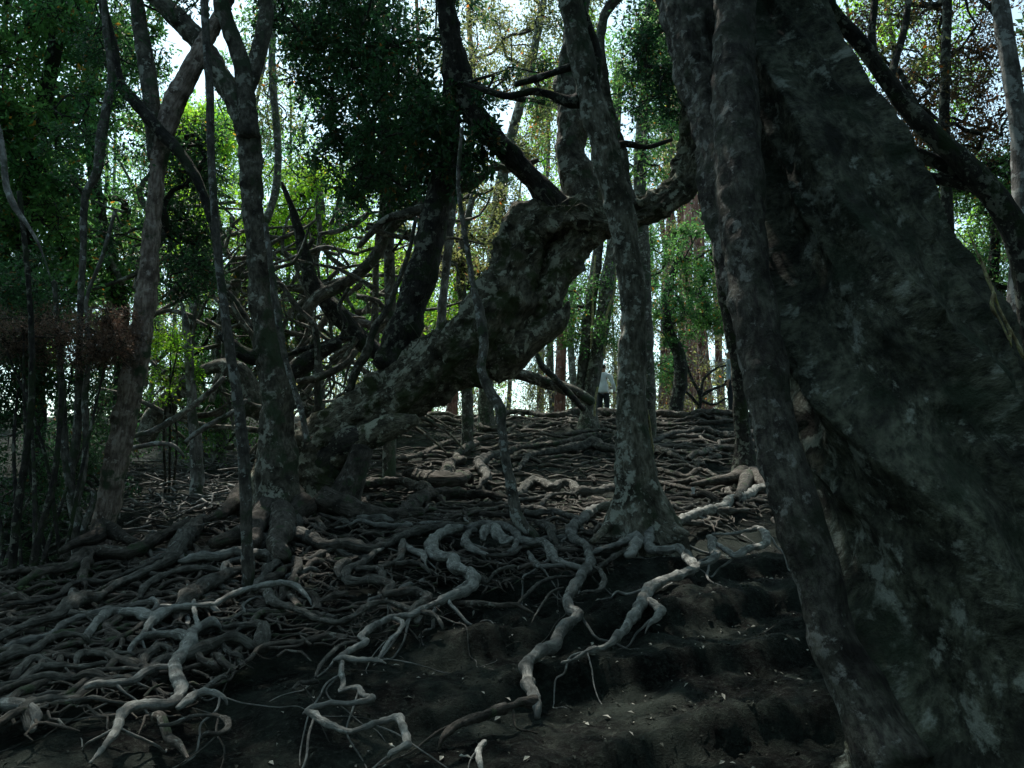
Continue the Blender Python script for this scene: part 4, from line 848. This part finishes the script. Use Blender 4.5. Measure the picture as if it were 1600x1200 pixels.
# fine rootlets: one mass nobody could count
parts = []
tries = 0
while len(parts) < 950 and tries < 20000:
    tries += 1
    y = 3.8 + 17 * g.random() ** 1.1; x = g.uniform(-.66, .36) * y
    if not in_zone(x, y) or (y > 9.5 and g.random() < .82): continue
    big = g.random() < (.22 if y < 9.5 else .5)
    sc_ = 1 if y < 9 else y / 9
    a_ = g.uniform(0, 6.28) if not big else math.radians((g.choice([200, 240, 160]) if (x < -.2 * y and y < 10) else g.choice([0, 180, 200, 340])) + g.uniform(-40, 40))
    pts = gen_root(x, y, a_, (g.uniform(.016, .032) if big else g.uniform(.004, .012)) * sc_, g.randint(9, 16), g, (.5 if y < 9.5 else .6), (.12 if big else .055) * sc_)
    if len(pts) < 4: continue
    parts.append(tube(np.array(pts), 8 if big else 6, .05 * sc_, cap=False, seed=len(parts) % 17, wob=.3))
v, q, b = merge(parts)
tag(mesh_obj("rootlets", v, q, M_ROOTB, bark=b), "fine rootlets threaded between the larger roots on the slope", "rootlets", kind="stuff")

#@LITTER
def litter():
    g = np.random.default_rng(4)
    def flat(n, xr, yr, size, seed, mask=None):
        x = g.uniform(*xr, n); y = g.uniform(*yr, n)
        if mask is not None: k = mask(x, y); x, y = x[k], y[k]
        z = hg(x, y) + .008; c = np.stack([x, y, z], -1); m = len(x)
        a = unit(np.stack([g.normal(size=m), g.normal(size=m), g.normal(size=m) * .3], -1)); b = unit(np.cross(a, g.normal(size=(m, 3)) * .3 + (0, 0, 1)))
        s = (size * g.uniform(.25, 1.25, m) * g.uniform(.6, 1, m))[:, None]; up = np.array((0, 0, 1.0))
        V = np.stack([c, c + a * s * .5 + b * s * .22 + up * s * .15, c + a * s, c + a * s * .5 - b * s * .22 + up * s * .15], 1).reshape(-1, 3)
        return V, np.arange(len(V)).reshape(-1, 4)
    V, Q = flat(800, (-1.2, 3.4), (2.8, 9), .048, 1)
    tag(mesh_obj("fallen_leaves", V, Q, plain_mat("pale_dead_leaf", (.38, .38, .33), .6, .75), smooth=False), "pale dead leaves scattered on the dark path", "leaves", kind="stuff")
    V, Q = flat(15000, (-6, 3.5), (2.6, 12), .042, 2)
    tag(mesh_obj("leaf_litter", V, Q, plain_mat("dark_dead_leaf", (.036, .042, .033), .8, .8), smooth=False), "dark leaf litter on the soil between roots", "leaves", kind="stuff")
litter()
# white scrap of paper caught on a root
def scrap():
    q = P(1083, 768, hit(1083, 776) - .1)
    V = []
    for i in range(5):
        for j in range(4):
            x = (i - 2) * .014 * (1 - .22 * j) + .01 * math.sin(j * 2.0 + i); z = j * .03 * (1 - .3 * (i % 2)) - .03
            V.append((q[0] + x, q[1] + .014 * math.sin(i * 2.2 + j), q[2] + z + (.012 if i % 2 else 0) * (j == 3)))
    Q = [(i * 4 + j, i * 4 + j + 1, i * 4 + j + 5, i * 4 + j + 4) for i in range(4) for j in range(3)]
    o = mesh_obj("paper_scrap", V, Q, plain_mat("paper", (.75, .78, .8), .7, .1), origin=q)
    tag(o, "small crumpled white scrap caught on a root right of the middle tree", "litter")
scrap()

#@PLANTS
def shrub(name, label, regs, lm, leaf, dens, seed, foot, width=.5, r0=.006, group=None, anchors=None):
    cl = clumps_px(regs, seed)
    t = thing(name, label, "shrub", foot, group)
    n = 3; tops = []
    for k in range(n):
        c = cl[int(k * len(cl) / n)]
        f = np.array(foot) + (.05 * k, 0, -.1)
        q = [(*f, .02), (*(f * .5 + c[:3] * .5 + (.1 * (k - 1), 0, .1)), .015), (*c[:3], .008)]
        trunk(t, q, M_DARK, "stem", 8, seed=seed + k); tops.append(c[:3])
    crown(t, cl, tops + (anchors or []), lm, M_DARK, leaf, dens, seed, r0, width, "foliage")
    return t
def gp(u, v):
    d = hit(u, v); q = P(u, v, d); return (q[0], q[1], float(hg(q[0], q[1])))
shrub("brown_shrub", "rusty brown feathery shrub spreading left of the reddish tree", [(-20, 190, 485, 560, 7.1, 7.9, 50, .12, .24), (140, 215, 480, 570, 7.2, 7.6, 16, .10, .18)], L_DRY, .028, 1.5, 21, gp(85, 860), .35)
shrub("dark_bush", "nearly black dense bush under the rusty shrub at the left", [(-60, 175, 520, 640, 7.4, 8.6, 34, .22, .36), (-60, 90, 400, 560, 7.6, 9, 26, .25, .4)], L_DARK, .05, 1.0, 22, gp(40, 880))
shrub("dark_bush", "dark bush hiding the ground at the far left edge, lowest of the bushes", [(-90, 95, 640, 830, 8.0, 9.4, 34, .2, .36), (60, 190, 660, 780, 9.0, 10.5, 16, .2, .3)], L_DARK, .045, 1.0, 23, gp(-10, 860))
shrub("green_bush", "light green bush just right of the reddish tree's middle", [(232, 285, 520, 560, 9.6, 10.4, 7, .14, .22), (250, 300, 560, 640, 10, 11, 7, .14, .24)], L_BRIGHT, .045, .8, 24, gp(260, 745))
shrub("dark_bush", "dark olive bush behind the broken snag, left of the forked tree", [(180, 330, 560, 700, 13, 15, 40, .28, .45), (300, 430, 590, 680, 13.5, 16, 26, .28, .42)], L_MID, .055, .9, 25, (-5.4, 14.2, float(hg(-5.4, 14.2))))
shrub("dark_bush", "dark bush behind the reddish tree's foot, under the dark leafy tree", [(60, 220, 560, 730, 12.5, 15, 50, .3, .5)], L_DARK, .055, .9, 26, (-7.6, 13.6, float(hg(-7.6, 13.6))))
shrub("olive_bush", "pale olive bush behind the lower end of the bowed trunk", [(430, 600, 530, 650, 17, 21, 40, .3, .5)], L_OLIVE, .07, .8, 27, (-5.0, 19, float(hg(-5.0, 19))))
# small ferns at the foot of the left bank
def ferns():
    spots = [(90, 828), (60, 850), (118, 860), (30, 838), (75, 880), (140, 872), (10, 870), (45, 905), (20, 800), (98, 800)]
    g = np.random.default_rng(8)
    for k, (u, v) in enumerate(spots):
        c = np.array(gp(u, v)); V = []
        for f in range(9):
            a = g.uniform(0, 6.28); L = g.uniform(.14, .3); h = g.uniform(.08, .2)
            dr = np.array((math.cos(a), math.sin(a), 0)); sd = np.array((-dr[1], dr[0], 0))
            for i in range(12):
                t = (i + 1) / 12; p = c + dr * L * t + np.array((0, 0, h * math.sin(t * 2.4)))
                w = .05 * math.sin(math.pi * min(1, t * .9 + .1)) + .006
                for s in (-1, 1):
                    V += [p, p + sd * s * w * .5 + dr * .012, p + sd * s * w + dr * .02 - (0, 0, .01), p + sd * s * w * .5 - dr * .004]
        V = np.array(V)
        o = mesh_obj("fern", V, np.arange(len(V)).reshape(-1, 4), L_FERN, origin=c, smooth=False)
        tag(o, "small green fern growing at the foot of the left bank", "fern", "ferns on the left bank")
ferns()

# ------------------------------------------------------------------ middle-distance trees with crowns
def forest_tree(name, label, path, d, bm, regs, lm, leaf, dens, seed, dd=0., group=None, r0=.012, sides=14):
    q = down(px(path, d, dd), .3)
    t = make_tree(name, label, base_of(q), group)
    trunk(t, q, bm, "trunk", sides, seed=seed, step=.15)
    crown(t, clumps_px(regs, seed), list(q[len(q) // 3:, :3]), lm, M_DARK, leaf, dens, seed, r0)
    return t
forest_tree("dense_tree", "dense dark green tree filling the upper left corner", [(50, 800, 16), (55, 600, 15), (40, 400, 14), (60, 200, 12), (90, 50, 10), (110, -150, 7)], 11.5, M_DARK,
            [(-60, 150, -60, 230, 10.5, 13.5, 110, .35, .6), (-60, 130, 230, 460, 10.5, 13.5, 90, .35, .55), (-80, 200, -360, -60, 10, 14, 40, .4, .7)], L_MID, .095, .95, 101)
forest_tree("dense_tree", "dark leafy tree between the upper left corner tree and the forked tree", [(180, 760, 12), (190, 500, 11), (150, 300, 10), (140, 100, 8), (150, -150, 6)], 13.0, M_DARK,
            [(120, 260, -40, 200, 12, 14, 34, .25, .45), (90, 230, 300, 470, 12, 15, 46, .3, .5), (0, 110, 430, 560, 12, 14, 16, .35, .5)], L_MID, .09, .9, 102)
forest_tree("leafy_tree", "dark leafy tree hanging over the gap between the forked tree and the bowed tree", [(610, 560, 9), (608, 400, 9), (600, 200, 8), (590, 0, 7), (580, -200, 5)], 11.8, M_GREY,
            [(450, 620, 0, 120, 10.5, 12.5, 64, .26, .45), (460, 650, 120, 250, 11, 12.8, 52, .2, .40), (540, 650, 250, 340, 11, 12.5, 24, .22, .36), (440, 640, -300, 0, 10.5, 13, 34, .35, .6)], L_DARK, .08, .85, 103, r0=.009)
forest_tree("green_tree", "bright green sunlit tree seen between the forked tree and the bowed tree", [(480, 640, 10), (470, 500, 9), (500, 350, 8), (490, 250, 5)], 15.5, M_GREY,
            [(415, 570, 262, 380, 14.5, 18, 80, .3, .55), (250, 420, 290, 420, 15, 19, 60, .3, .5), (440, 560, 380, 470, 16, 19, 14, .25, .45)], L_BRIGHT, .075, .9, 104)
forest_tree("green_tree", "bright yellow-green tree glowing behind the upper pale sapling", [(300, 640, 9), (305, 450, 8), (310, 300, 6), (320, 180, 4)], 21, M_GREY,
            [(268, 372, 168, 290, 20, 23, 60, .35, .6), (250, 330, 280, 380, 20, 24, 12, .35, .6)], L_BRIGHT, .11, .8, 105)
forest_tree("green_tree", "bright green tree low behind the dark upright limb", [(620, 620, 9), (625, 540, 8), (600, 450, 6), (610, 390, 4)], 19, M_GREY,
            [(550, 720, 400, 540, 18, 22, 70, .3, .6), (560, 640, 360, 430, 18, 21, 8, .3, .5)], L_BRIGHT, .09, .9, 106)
forest_tree("leafy_tree", "airy yellow-green tree behind the upper limbs of the bowed tree", [(760, 600, 12), (770, 400, 11), (790, 250, 9), (830, 100, 7), (860, -60, 5)], 19, M_GREY,
            [(720, 900, -80, 130, 17, 22, 60, .35, .7), (740, 900, 130, 260, 17, 22, 34, .3, .55), (700, 800, 280, 420, 17, 21, 22, .3, .55)], L_OLIVE, .09, .65, 107)
forest_tree("leafy_tree", "airy leafy tree between the middle tree and the giant's upper stem", [(1010, 560, 12), (1005, 400, 11), (1000, 250, 10), (1010, 100, 8), (1020, -80, 5)], 16.5, M_GREY,
            [(960, 1090, 0, 160, 15, 18, 50, .3, .55), (980, 1080, 170, 320, 15, 19, 34, .28, .5)], L_MID, .075, .75, 108)
forest_tree("leafy_tree", "dark green leafy tree on the ridge between the middle tree and the giant's stem", [(1057, 632, 11), (1064, 590, 11), (1060, 550, 10), (1045, 520, 9), (1040, 470, 7), (1060, 400, 5)], 20.6, M_DARK,
            [(1000, 1150, 350, 500, 19, 23, 80, .18, .5), (1020, 1150, 480, 540, 20, 22, 16, .2, .4), (1010, 1060, 560, 620, 21, 23, 10, .25, .4)], L_MID, .085, .9, 109)
forest_tree("leafy_tree", "brown-leaved tree against the sky at the upper right", [(1470, 700, 12), (1480, 400, 10), (1475, 200, 8), (1480, 0, 7), (1475, -160, 5)], 9.5, M_DARK,
            [(1330, 1590, -60, 140, 8.8, 11, 60, .2, .4), (1380, 1600, 120, 240, 9, 11, 40, .18, .34)], L_BROWN, .05, .75, 110, r0=.007)
forest_tree("green_tree", "dense green tree low behind the diagonal tree at the right", [(1530, 800, 13), (1540, 600, 12), (1550, 450, 9), (1560, 300, 7)], 10.5, M_DARK,
            [(1400, 1640, 230, 330, 9.8, 12, 60, .25, .42), (1500, 1640, 330, 600, 9.8, 12, 90, .3, .5)], L_MID, .05, .85, 111)
forest_tree("leafy_tree", "mid green tree behind the tangled branches left of the bowed tree", [(500, 660, 9), (495, 560, 8), (480, 450, 7), (500, 380, 5)], 14.8, M_GREY,
            [(230, 420, 400, 600, 14, 17, 60, .22, .5), (430, 600, 420, 600, 15, 18, 44, .2, .42)], L_MID, .07, .8, 113)
forest_tree("leafy_tree", "green leafy tree behind the knobbly bend of the bowed trunk", [(730, 640, 9), (725, 500, 8), (720, 400, 7), (740, 300, 5)], 15.5, M_GREY,
            [(700, 800, 260, 460, 14.5, 18, 44, .22, .45), (600, 720, 330, 430, 15, 18, 16, .2, .4)], L_OLIVE, .075, .7, 114)
forest_tree("leafy_tree", "olive leafy tree filling the gap left of the pale upright stem", [(345, 660, 9), (350, 480, 8), (430, 300, 6), (425, 100, 6), (430, -50, 4)], 14.5, M_THIN,
            [(400, 470, 60, 260, 14, 17, 12, .2, .38), (340, 460, 440, 560, 14, 17, 18, .3, .5)], L_OLIVE, .07, .7, 112, r0=.008)
# bare shrub on the ridge
def bare():
    b = gp(1092, 640); b = P(1092, 640, 21.2)
    t = thing("bare_shrub", "leafless dark shrub spreading against the bright gap on the ridge", "shrub", b)
    for k, w in enumerate(([(1092, 640, 3.5), (1094, 618, 3), (1080, 590, 2.4), (1070, 560, 1.8)], [(1093, 620, 3), (1110, 610, 2.4), (1135, 600, 1.8)], [(1090, 632, 3), (1075, 615, 2.2), (1055, 605, 1.5)], [(1095, 615, 2.4), (1100, 592, 2.2), (1120, 575, 1.6), (1140, 570, 1.2)], [(1094, 625, 2.4), (1115, 632, 2), (1135, 622, 1.4)])):
        trunk(t, px(w, 21.2), M_DARK, "stem", 8, seed=k)
bare()

# ------------------------------------------------------------------ background forest beyond the ridge
def copy_tree(o, loc, rz, sc, label=None):
    r = o.copy(); COL.objects.link(r); r.location = loc; r.rotation_euler = (0, 0, rz); r.scale = (sc, sc, sc)
    if label: r["label"] = label
    for ch in o.children:
        c = ch.copy(); COL.objects.link(c); c.parent = r
    return r
def variant(seed, H, rad, bm, lm, nc, leaf, lo, dens=.6, spread=1.3, name="background_tree", label="", group=""):
    g = random.Random(seed); t = thing(name, label, "tree", (0, 0, 0), group)
    pts = []; x = y = 0
    for k in range(9):
        z = -.6 + (H + .6) * k / 8; pts.append((x, y, z, rad * (1 - .75 * k / 8))); x += g.uniform(-.22, .22); y += g.uniform(-.22, .22)
    trunk(t, pts, bm, "trunk", 10, step=.5, seed=seed, lump=.08)
    cl = []
    for k in range(nc):
        z = lo + (H - lo) * g.random() ** .8; s = spread * (1.1 - .5 * z / H); a = g.uniform(0, 6.28); r_ = s * math.sqrt(g.random())
        i = (z + .6) / (H + .6) * 8; q = pts[min(8, int(i))]
        cl.append((q[0] + r_ * math.cos(a), q[1] + r_ * math.sin(a), z, g.uniform(.35, .75)))
    crown(t, np.array(cl), [p[:3] for p in pts[2:]], lm, M_DARK, leaf, dens, seed, .012)
    return t
BG = "trees in the bright wood beyond the ridge"
lab_g = "slim leafy tree in the bright wood beyond the ridge"; lab_c = "straight reddish-barked tree in the bright wood beyond the ridge"
VAR = [variant(201, 15, .14, M_GREY, L_BRIGHT, 40, .13, 5, .55, 1.7, "background_tree", lab_g, BG), variant(202, 17, .17, M_GREY, L_OLIVE, 44, .13, 4, .5, 1.9, "background_tree", lab_g, BG),
       variant(203, 13, .11, M_THIN, L_MID, 40, .12, 3.5, .55, 1.6, "background_tree", lab_g, BG), variant(204, 19, .20, M_CEDAR, L_OLIVE, 26, .12, 9, .5, 1.6, "reddish_background_tree", lab_c, "reddish trees beyond the ridge")]
g = random.Random(77); BGT = []
used = [0] * 4
def put(u, d, k, sc=None):
    x = (u - 800) / F * d; z = float(hg(x, d)); sc = sc or g.uniform(.8, 1.15); rz = g.uniform(0, 6.28)
    if not used[k]:
        used[k] = 1; o = VAR[k]; o.location = (x, d, z); o.rotation_euler = (0, 0, rz); o.scale = (sc, sc, sc)
    else: o = copy_tree(VAR[k], (x, d, z), rz, sc)
    BGT.append((u, k == 3, o))
for u in range(-260, 1000, 62):
    put(u + g.uniform(-20, 20), g.uniform(26, 44), g.choice([0, 0, 1, 2]))
for u in range(600, 1180, 90):
    put(u + g.uniform(-20, 20), g.uniform(40, 70), g.choice([0, 1, 3]))
for u in (1042, 1058, 1070, 1083, 1096, 1108, 1122, 1135, 1150, 1030, 668, 700, 840, 878, 1080, 1100, 1064):
    put(u + g.uniform(-3, 3), g.uniform(27, 40), 3)
for u in range(1200, 1900, 70):
    put(u + g.uniform(-20, 20), g.uniform(18, 40), g.choice([1, 2, 0]))
for u in range(-300, 420, 110):
    put(u + g.uniform(-20, 20), g.uniform(17, 24), g.choice([1, 2, 2]), .8)
GAPS = [(0, "outside the left edge"), (190, "between left edge and reddish tree"), (400, "between reddish tree and forked tree"), (660, "between forked tree and dark upright limb"), (985, "between dark upright limb and middle tree"),
        (1150, "between middle tree and dark slim tree"), (1430, "behind the giant trunk"), (1600, "right of the giant trunk"), (9999, "outside the right edge")]
NUM = "first second third fourth fifth sixth seventh eighth ninth tenth eleventh twelfth thirteenth fourteenth fifteenth sixteenth seventeenth eighteenth nineteenth twentieth".split()
grp = {}
for u, red, o in sorted(BGT, key=lambda t: t[0]):
    w = next(n for lim, n in GAPS if u < lim); k = (w, red); grp[k] = grp.get(k, 0) + 1
    o["label"] = "%s from left %s, %s tree beyond the ridge" % (NUM[min(19, grp[k] - 1)], w, "reddish" if red else "leafy")
# low brush beyond the ridge
def brush():
    cl = []
    g = np.random.default_rng(66)
    for k in range(900):
        d = g.uniform(25, 40); u = g.uniform(150, 1200); x = (u - 800) / F * d; cl.append((x, d, float(hg(x, d)) + g.uniform(.15, 1) * 6.6, g.uniform(.4, .8)))
    V, Q, tw = foliage(np.array(cl), .11, .45, 66)
    tag(mesh_obj("undergrowth", V, Q, L_OLIVE, smooth=False), "pale green low undergrowth in the wood beyond the ridge", "undergrowth", kind="stuff")
    o, e, R = tw; v, q, b = prisms(o, e + (0, 0, .5), np.full(len(o), .012), np.full(len(o), .006))
    tag(mesh_obj("undergrowth_twigs", v, q, M_PALE, bark=b), "thin stems of the undergrowth beyond the ridge", "undergrowth", kind="stuff")
brush()

# ------------------------------------------------------------------ unseen trees added beside and behind the camera to shade the slope
CG = "tall shade trees added around the viewpoint"
cv = variant(301, 12, .2, M_GREY, L_DARK, 70, .15, 5.0, .8, 3.0, "shade_canopy_tree", "tall broad-crowned tree added outside the view to shade the slope", CG)
tv = variant(302, 8, .12, M_GREY, L_DARK, 90, .16, .6, .8, 2.6, "shade_thicket_tree", "low-branched leafy tree added outside the view to block side light", "shade thicket added around the viewpoint")  # added thicket keeps low side light off the trunks
first = True; g = random.Random(9)
for x, y in [(-5, -4), (-1.5, -6), (2.5, -5.5), (6, -3.5), (-7, -.5), (7.5, .5), (-8.5, 3.5), (8, 4), (-10.5, 7), (9.5, 8), (-4, -8.5), (4.5, -8.5), (0, -10), (-9.5, -4), (10, -3.5), (-13, 10.5), (11.5, 12.5), (-15.5, 14.5), (13.5, 17)]:
    z = float(hg(x, y))
    if first: tv.location = (x, y, z); first = False
    else: copy_tree(tv, (x, y, z), g.uniform(0, 6.28), g.uniform(.9, 1.2))
g = random.Random(5); first = True
for x, y in [(-3.5, -3), (3.5, -4), (0, -7), (-8, -1), (8, -1), (-10, 5), (7.5, 4.5), (-6, -9), (7, -9), (-13, 9), (10, 10), (-12, -6), (0, -13), (13, 3), (-16, 2)]:
    z = float(hg(x, y))
    if first: cv.location = (x, y, z); first = False
    else: copy_tree(cv, (x, y, z), g.uniform(0, 6.28), g.uniform(.85, 1.2))

#@PEOPLE
def skin_mesh(joints, edges, radii, sub=2):
    me = bpy.data.meshes.new("tmp"); me.from_pydata([tuple(j) for j in joints], edges, []); me.update()
    o = bpy.data.objects.new("tmp", me); COL.objects.link(o)
    md = o.modifiers.new("s", 'SKIN'); md.use_smooth_shade = True; md.branch_smoothing = .6
    for i, r in enumerate(radii):
        rr = r if isinstance(r, tuple) else (r, r)
        me.skin_vertices[0].data[i].radius = rr
    me.skin_vertices[0].data[0].use_root = True
    sb = o.modifiers.new("b", 'SUBSURF'); sb.levels = sub; sb.render_levels = sub
    dg = bpy.context.evaluated_depsgraph_get(); dg.update()
    m2 = bpy.data.meshes.new_from_object(o.evaluated_get(dg)); bpy.data.objects.remove(o)
    for p in m2.polygons: p.use_smooth = True
    return m2
SKIN = plain_mat("skin", (.45, .27, .19), .5, .1); HAIR = plain_mat("hair", (.02, .015, .012), .5, .4, 80); 
def person(label, foot, H, rz, shirt, trousers, arm_l=(.02, -.02), arm_r=(.02, .06), extra=None, scale=1.0):
    """figure faces +y before rotation; local origin between the feet"""
    s = H / 1.72
    J = [(0, 0, .95), (0, .0, 1.10), (0, .0, 1.28), (0, -.005, 1.42), (0, 0, 1.49), (0, .015, 1.58), (0, .02, 1.66)]
    R = [(.145, .10), (.125, .09), (.15, .10), (.12, .085), (.056, .056), (.085, .10), (.078, .092)]
    E = [(0, 1), (1, 2), (2, 3), (3, 4), (4, 5), (5, 6)]
    def add(p, r, par):
        J.append(p); R.append(r); E.append((par, len(J) - 1)); return len(J) - 1
    hands = []
    for sx, (ex, hy) in ((-1, arm_l), (1, arm_r)):
        sh = add((sx * .185, 0, 1.40), (.055, .058), 3)
        el = add((sx * (.235 + ex), -.03, 1.13), (.041, .041), sh)
        wr = add((sx * (.24 + ex), hy + .04, .90), (.027, .030), el)
        hd = add((sx * (.235 + ex), hy + .06, .835), (.020, .036), wr)
        hands.append((sx, ex, hy))
        for f, (dy, ln) in enumerate(((.028, .065), (.010, .078), (-.009, .072), (-.026, .055))):
            a = add((sx * (.232 + ex), hy + .062 + dy, .835 - .035 - ln * .45), (.009, .009), hd)
            add((sx * (.222 + ex), hy + .070 + dy, .835 - .035 - ln), (.007, .007), a)
        a = add((sx * (.222 + ex), hy + .105, .845), (.011, .011), wr); add((sx * (.215 + ex), hy + .118, .81), (.008, .008), a)
        hp = add((sx * .09, 0, .90), (.088, .09), 0)
        kn = add((sx * .105, .015, .50), (.055, .06), hp)
        an = add((sx * .11, -.02, .09), (.035, .038), kn)
        add((sx * .12, .06, .045), (.040, .032), an); to = add((sx * .13, .17, .03), (.036, .022), len(J) - 1)
    me = skin_mesh(J, E, R)
    me.name = "person"; me.materials.append(SKIN)
    body = bpy.data.objects.new("person", me); COL.objects.link(body)
    body.location = [float(c) for c in foot]; body.rotation_euler = (0, 0, rz); body.scale = (s, s, s)
    tag(body, label, "person")
    def child(nm, m2, mat):
        m2.name = nm; m2.materials.clear(); m2.materials.append(mat)
        o = bpy.data.objects.new(nm, m2); COL.objects.link(o); o.parent = body; return o
    # shirt
    js = [(0, 0, .86), (0, 0, 1.00), (0, 0, 1.14), (0, 0, 1.30), (0, -.003, 1.43), (0, 0, 1.475)]
    rs = [(.185, .135), (.172, .125), (.155, .115), (.168, .118), (.125, .095), (.062, .06)]
    es = [(i, i + 1) for i in range(5)]
    for sx, ex, hy in hands:
        k = len(js); js += [(sx * .190, 0, 1.395), (sx * (.236 + ex), -.03, 1.13), (sx * (.24 + ex), hy + .03, .94)]; rs += [(.072, .074), (.058, .058), (.046, .046)]; es += [(4, k), (k, k + 1), (k + 1, k + 2)]
    m2 = skin_mesh(js, es, rs, 3)
    co = np.zeros(len(m2.vertices) * 3); m2.vertices.foreach_get("co", co); co = co.reshape(-1, 3)
    nr = np.zeros_like(co).ravel(); m2.vertices.foreach_get("normal", nr); nr = nr.reshape(-1, 3)
    co += nr * (.012 * fbm(co * (1, 1, .6), 11, 3, 2))[:, None]; m2.vertices.foreach_set("co", co.ravel())
    child("shirt", m2, shirt)
    jt = [(0, 0, 1.0)]; rt = [(.165, .118)]; et = []
    for sx in (-1, 1):
        k = len(jt); jt += [(sx * .088, 0, .84), (sx * .105, .012, .50), (sx * .11, -.01, .10)]; rt += [(.10, .104), (.076, .080), (.066, .072)]; et += [(0, k), (k, k + 1), (k + 1, k + 2)]
    child("trousers", skin_mesh(jt, et, rt), trousers)
    for sx in (-1, 1):
        child("shoe", skin_mesh([(sx * .11, -.045, .05), (sx * .115, .05, .045), (sx * .13, .17, .035)], [(0, 1), (1, 2)], [(.046, .046), (.05, .042), (.043, .030)]), HAIR)
    child("hair", skin_mesh([(0, -.03, 1.58), (0, -.015, 1.66), (0, .0, 1.70)], [(0, 1), (1, 2)], [(.085, .085), (.096, .105), (.076, .09)]), HAIR)
    # face: nose, ears (skin, same head)
    f = skin_mesh([(0, .095, 1.635), (0, .115, 1.60), (0, .118, 1.585)], [(0, 1), (1, 2)], [(.008, .008), (.012, .012), (.012, .008)]); child("nose", f, SKIN)
    for sx in (-1, 1): child("ear", skin_mesh([(sx * .075, .0, 1.585), (sx * .082, -.005, 1.615)], [(0, 1)], [(.008, .014), (.008, .018)]), SKIN)
    if extra: extra(body, child)
    return body
WHITE = plain_mat("pale_shirt", (.80, .83, .86), .8, .12, 14, .6); BLUE = plain_mat("pale_blue_cloth", (.42, .52, .60), .8, .12, 14, .6)
BLK = plain_mat("dark_trousers", (.03, .035, .04), .8, .3, 20, .4); PALEB = plain_mat("light_blue_cloth", (.55, .68, .78), .8, .1)
def foot_at(u, d, v_feet):
    q = P(u, v_feet, d); return (q[0], q[1], max(float(hg(q[0], q[1])), q[2]))
fp = P(943, 660, 23.4)
def ground_feet(x, y): return (x, y, float(hg(x, y)))
def pack(body, child):
    child("backpack", skin_mesh([(0, -.19, 1.08), (0, -.20, 1.22), (0, -.18, 1.36)], [(0, 1), (1, 2)], [(.15, .10), (.16, .11), (.12, .08)]), BLK)
person("person in a loose pale shirt and dark trousers seen from behind on the ridge", ground_feet(fp[0], fp[1]), 1.76, math.radians(-12), WHITE, BLK, (.0, .0), (.06, .10))
q = P(1143, 634, 20.2)
person("person in a pale blue-grey top and dark trousers half hidden by the dark slim tree", ground_feet(q[0], q[1]), 1.72, math.radians(80), BLUE, BLK, (.02, .05), (.02, -.02), pack)
q = P(1003, 640, 22.6)
person("person in light blue clothes almost wholly hidden behind the middle tree", ground_feet(q[0], q[1]), 1.66, math.radians(20), PALEB, PALEB)
q = P(1176, 640, 22.8)
person("person in white and light blue glimpsed between the dark slim tree and the giant's stem", ground_feet(q[0], q[1]), 1.2, math.radians(30), PALEB, PALEB)

#@HAZE
def haze():
    bpy.ops.mesh.primitive_cube_add(size=1)
    o = bpy.context.object; o.name = "haze"; o.data.name = "haze"
    o.location = (0, 300, 11); o.scale = (1420, 1240, 36)
    m, nt = mat_new("haze"); v = nd(nt, "ShaderNodeVolumePrincipled", Density=HAZE, Anisotropy=.3); v.inputs["Color"].default_value = (.9, 1, .95, 1)
    out = nd(nt, "ShaderNodeOutputMaterial"); nt.links.new(v.outputs[0], out.inputs["Volume"]); o.data.materials.append(m)
    tag(o, kind="stuff")
HAZE = 0.0
if HAZE: haze()
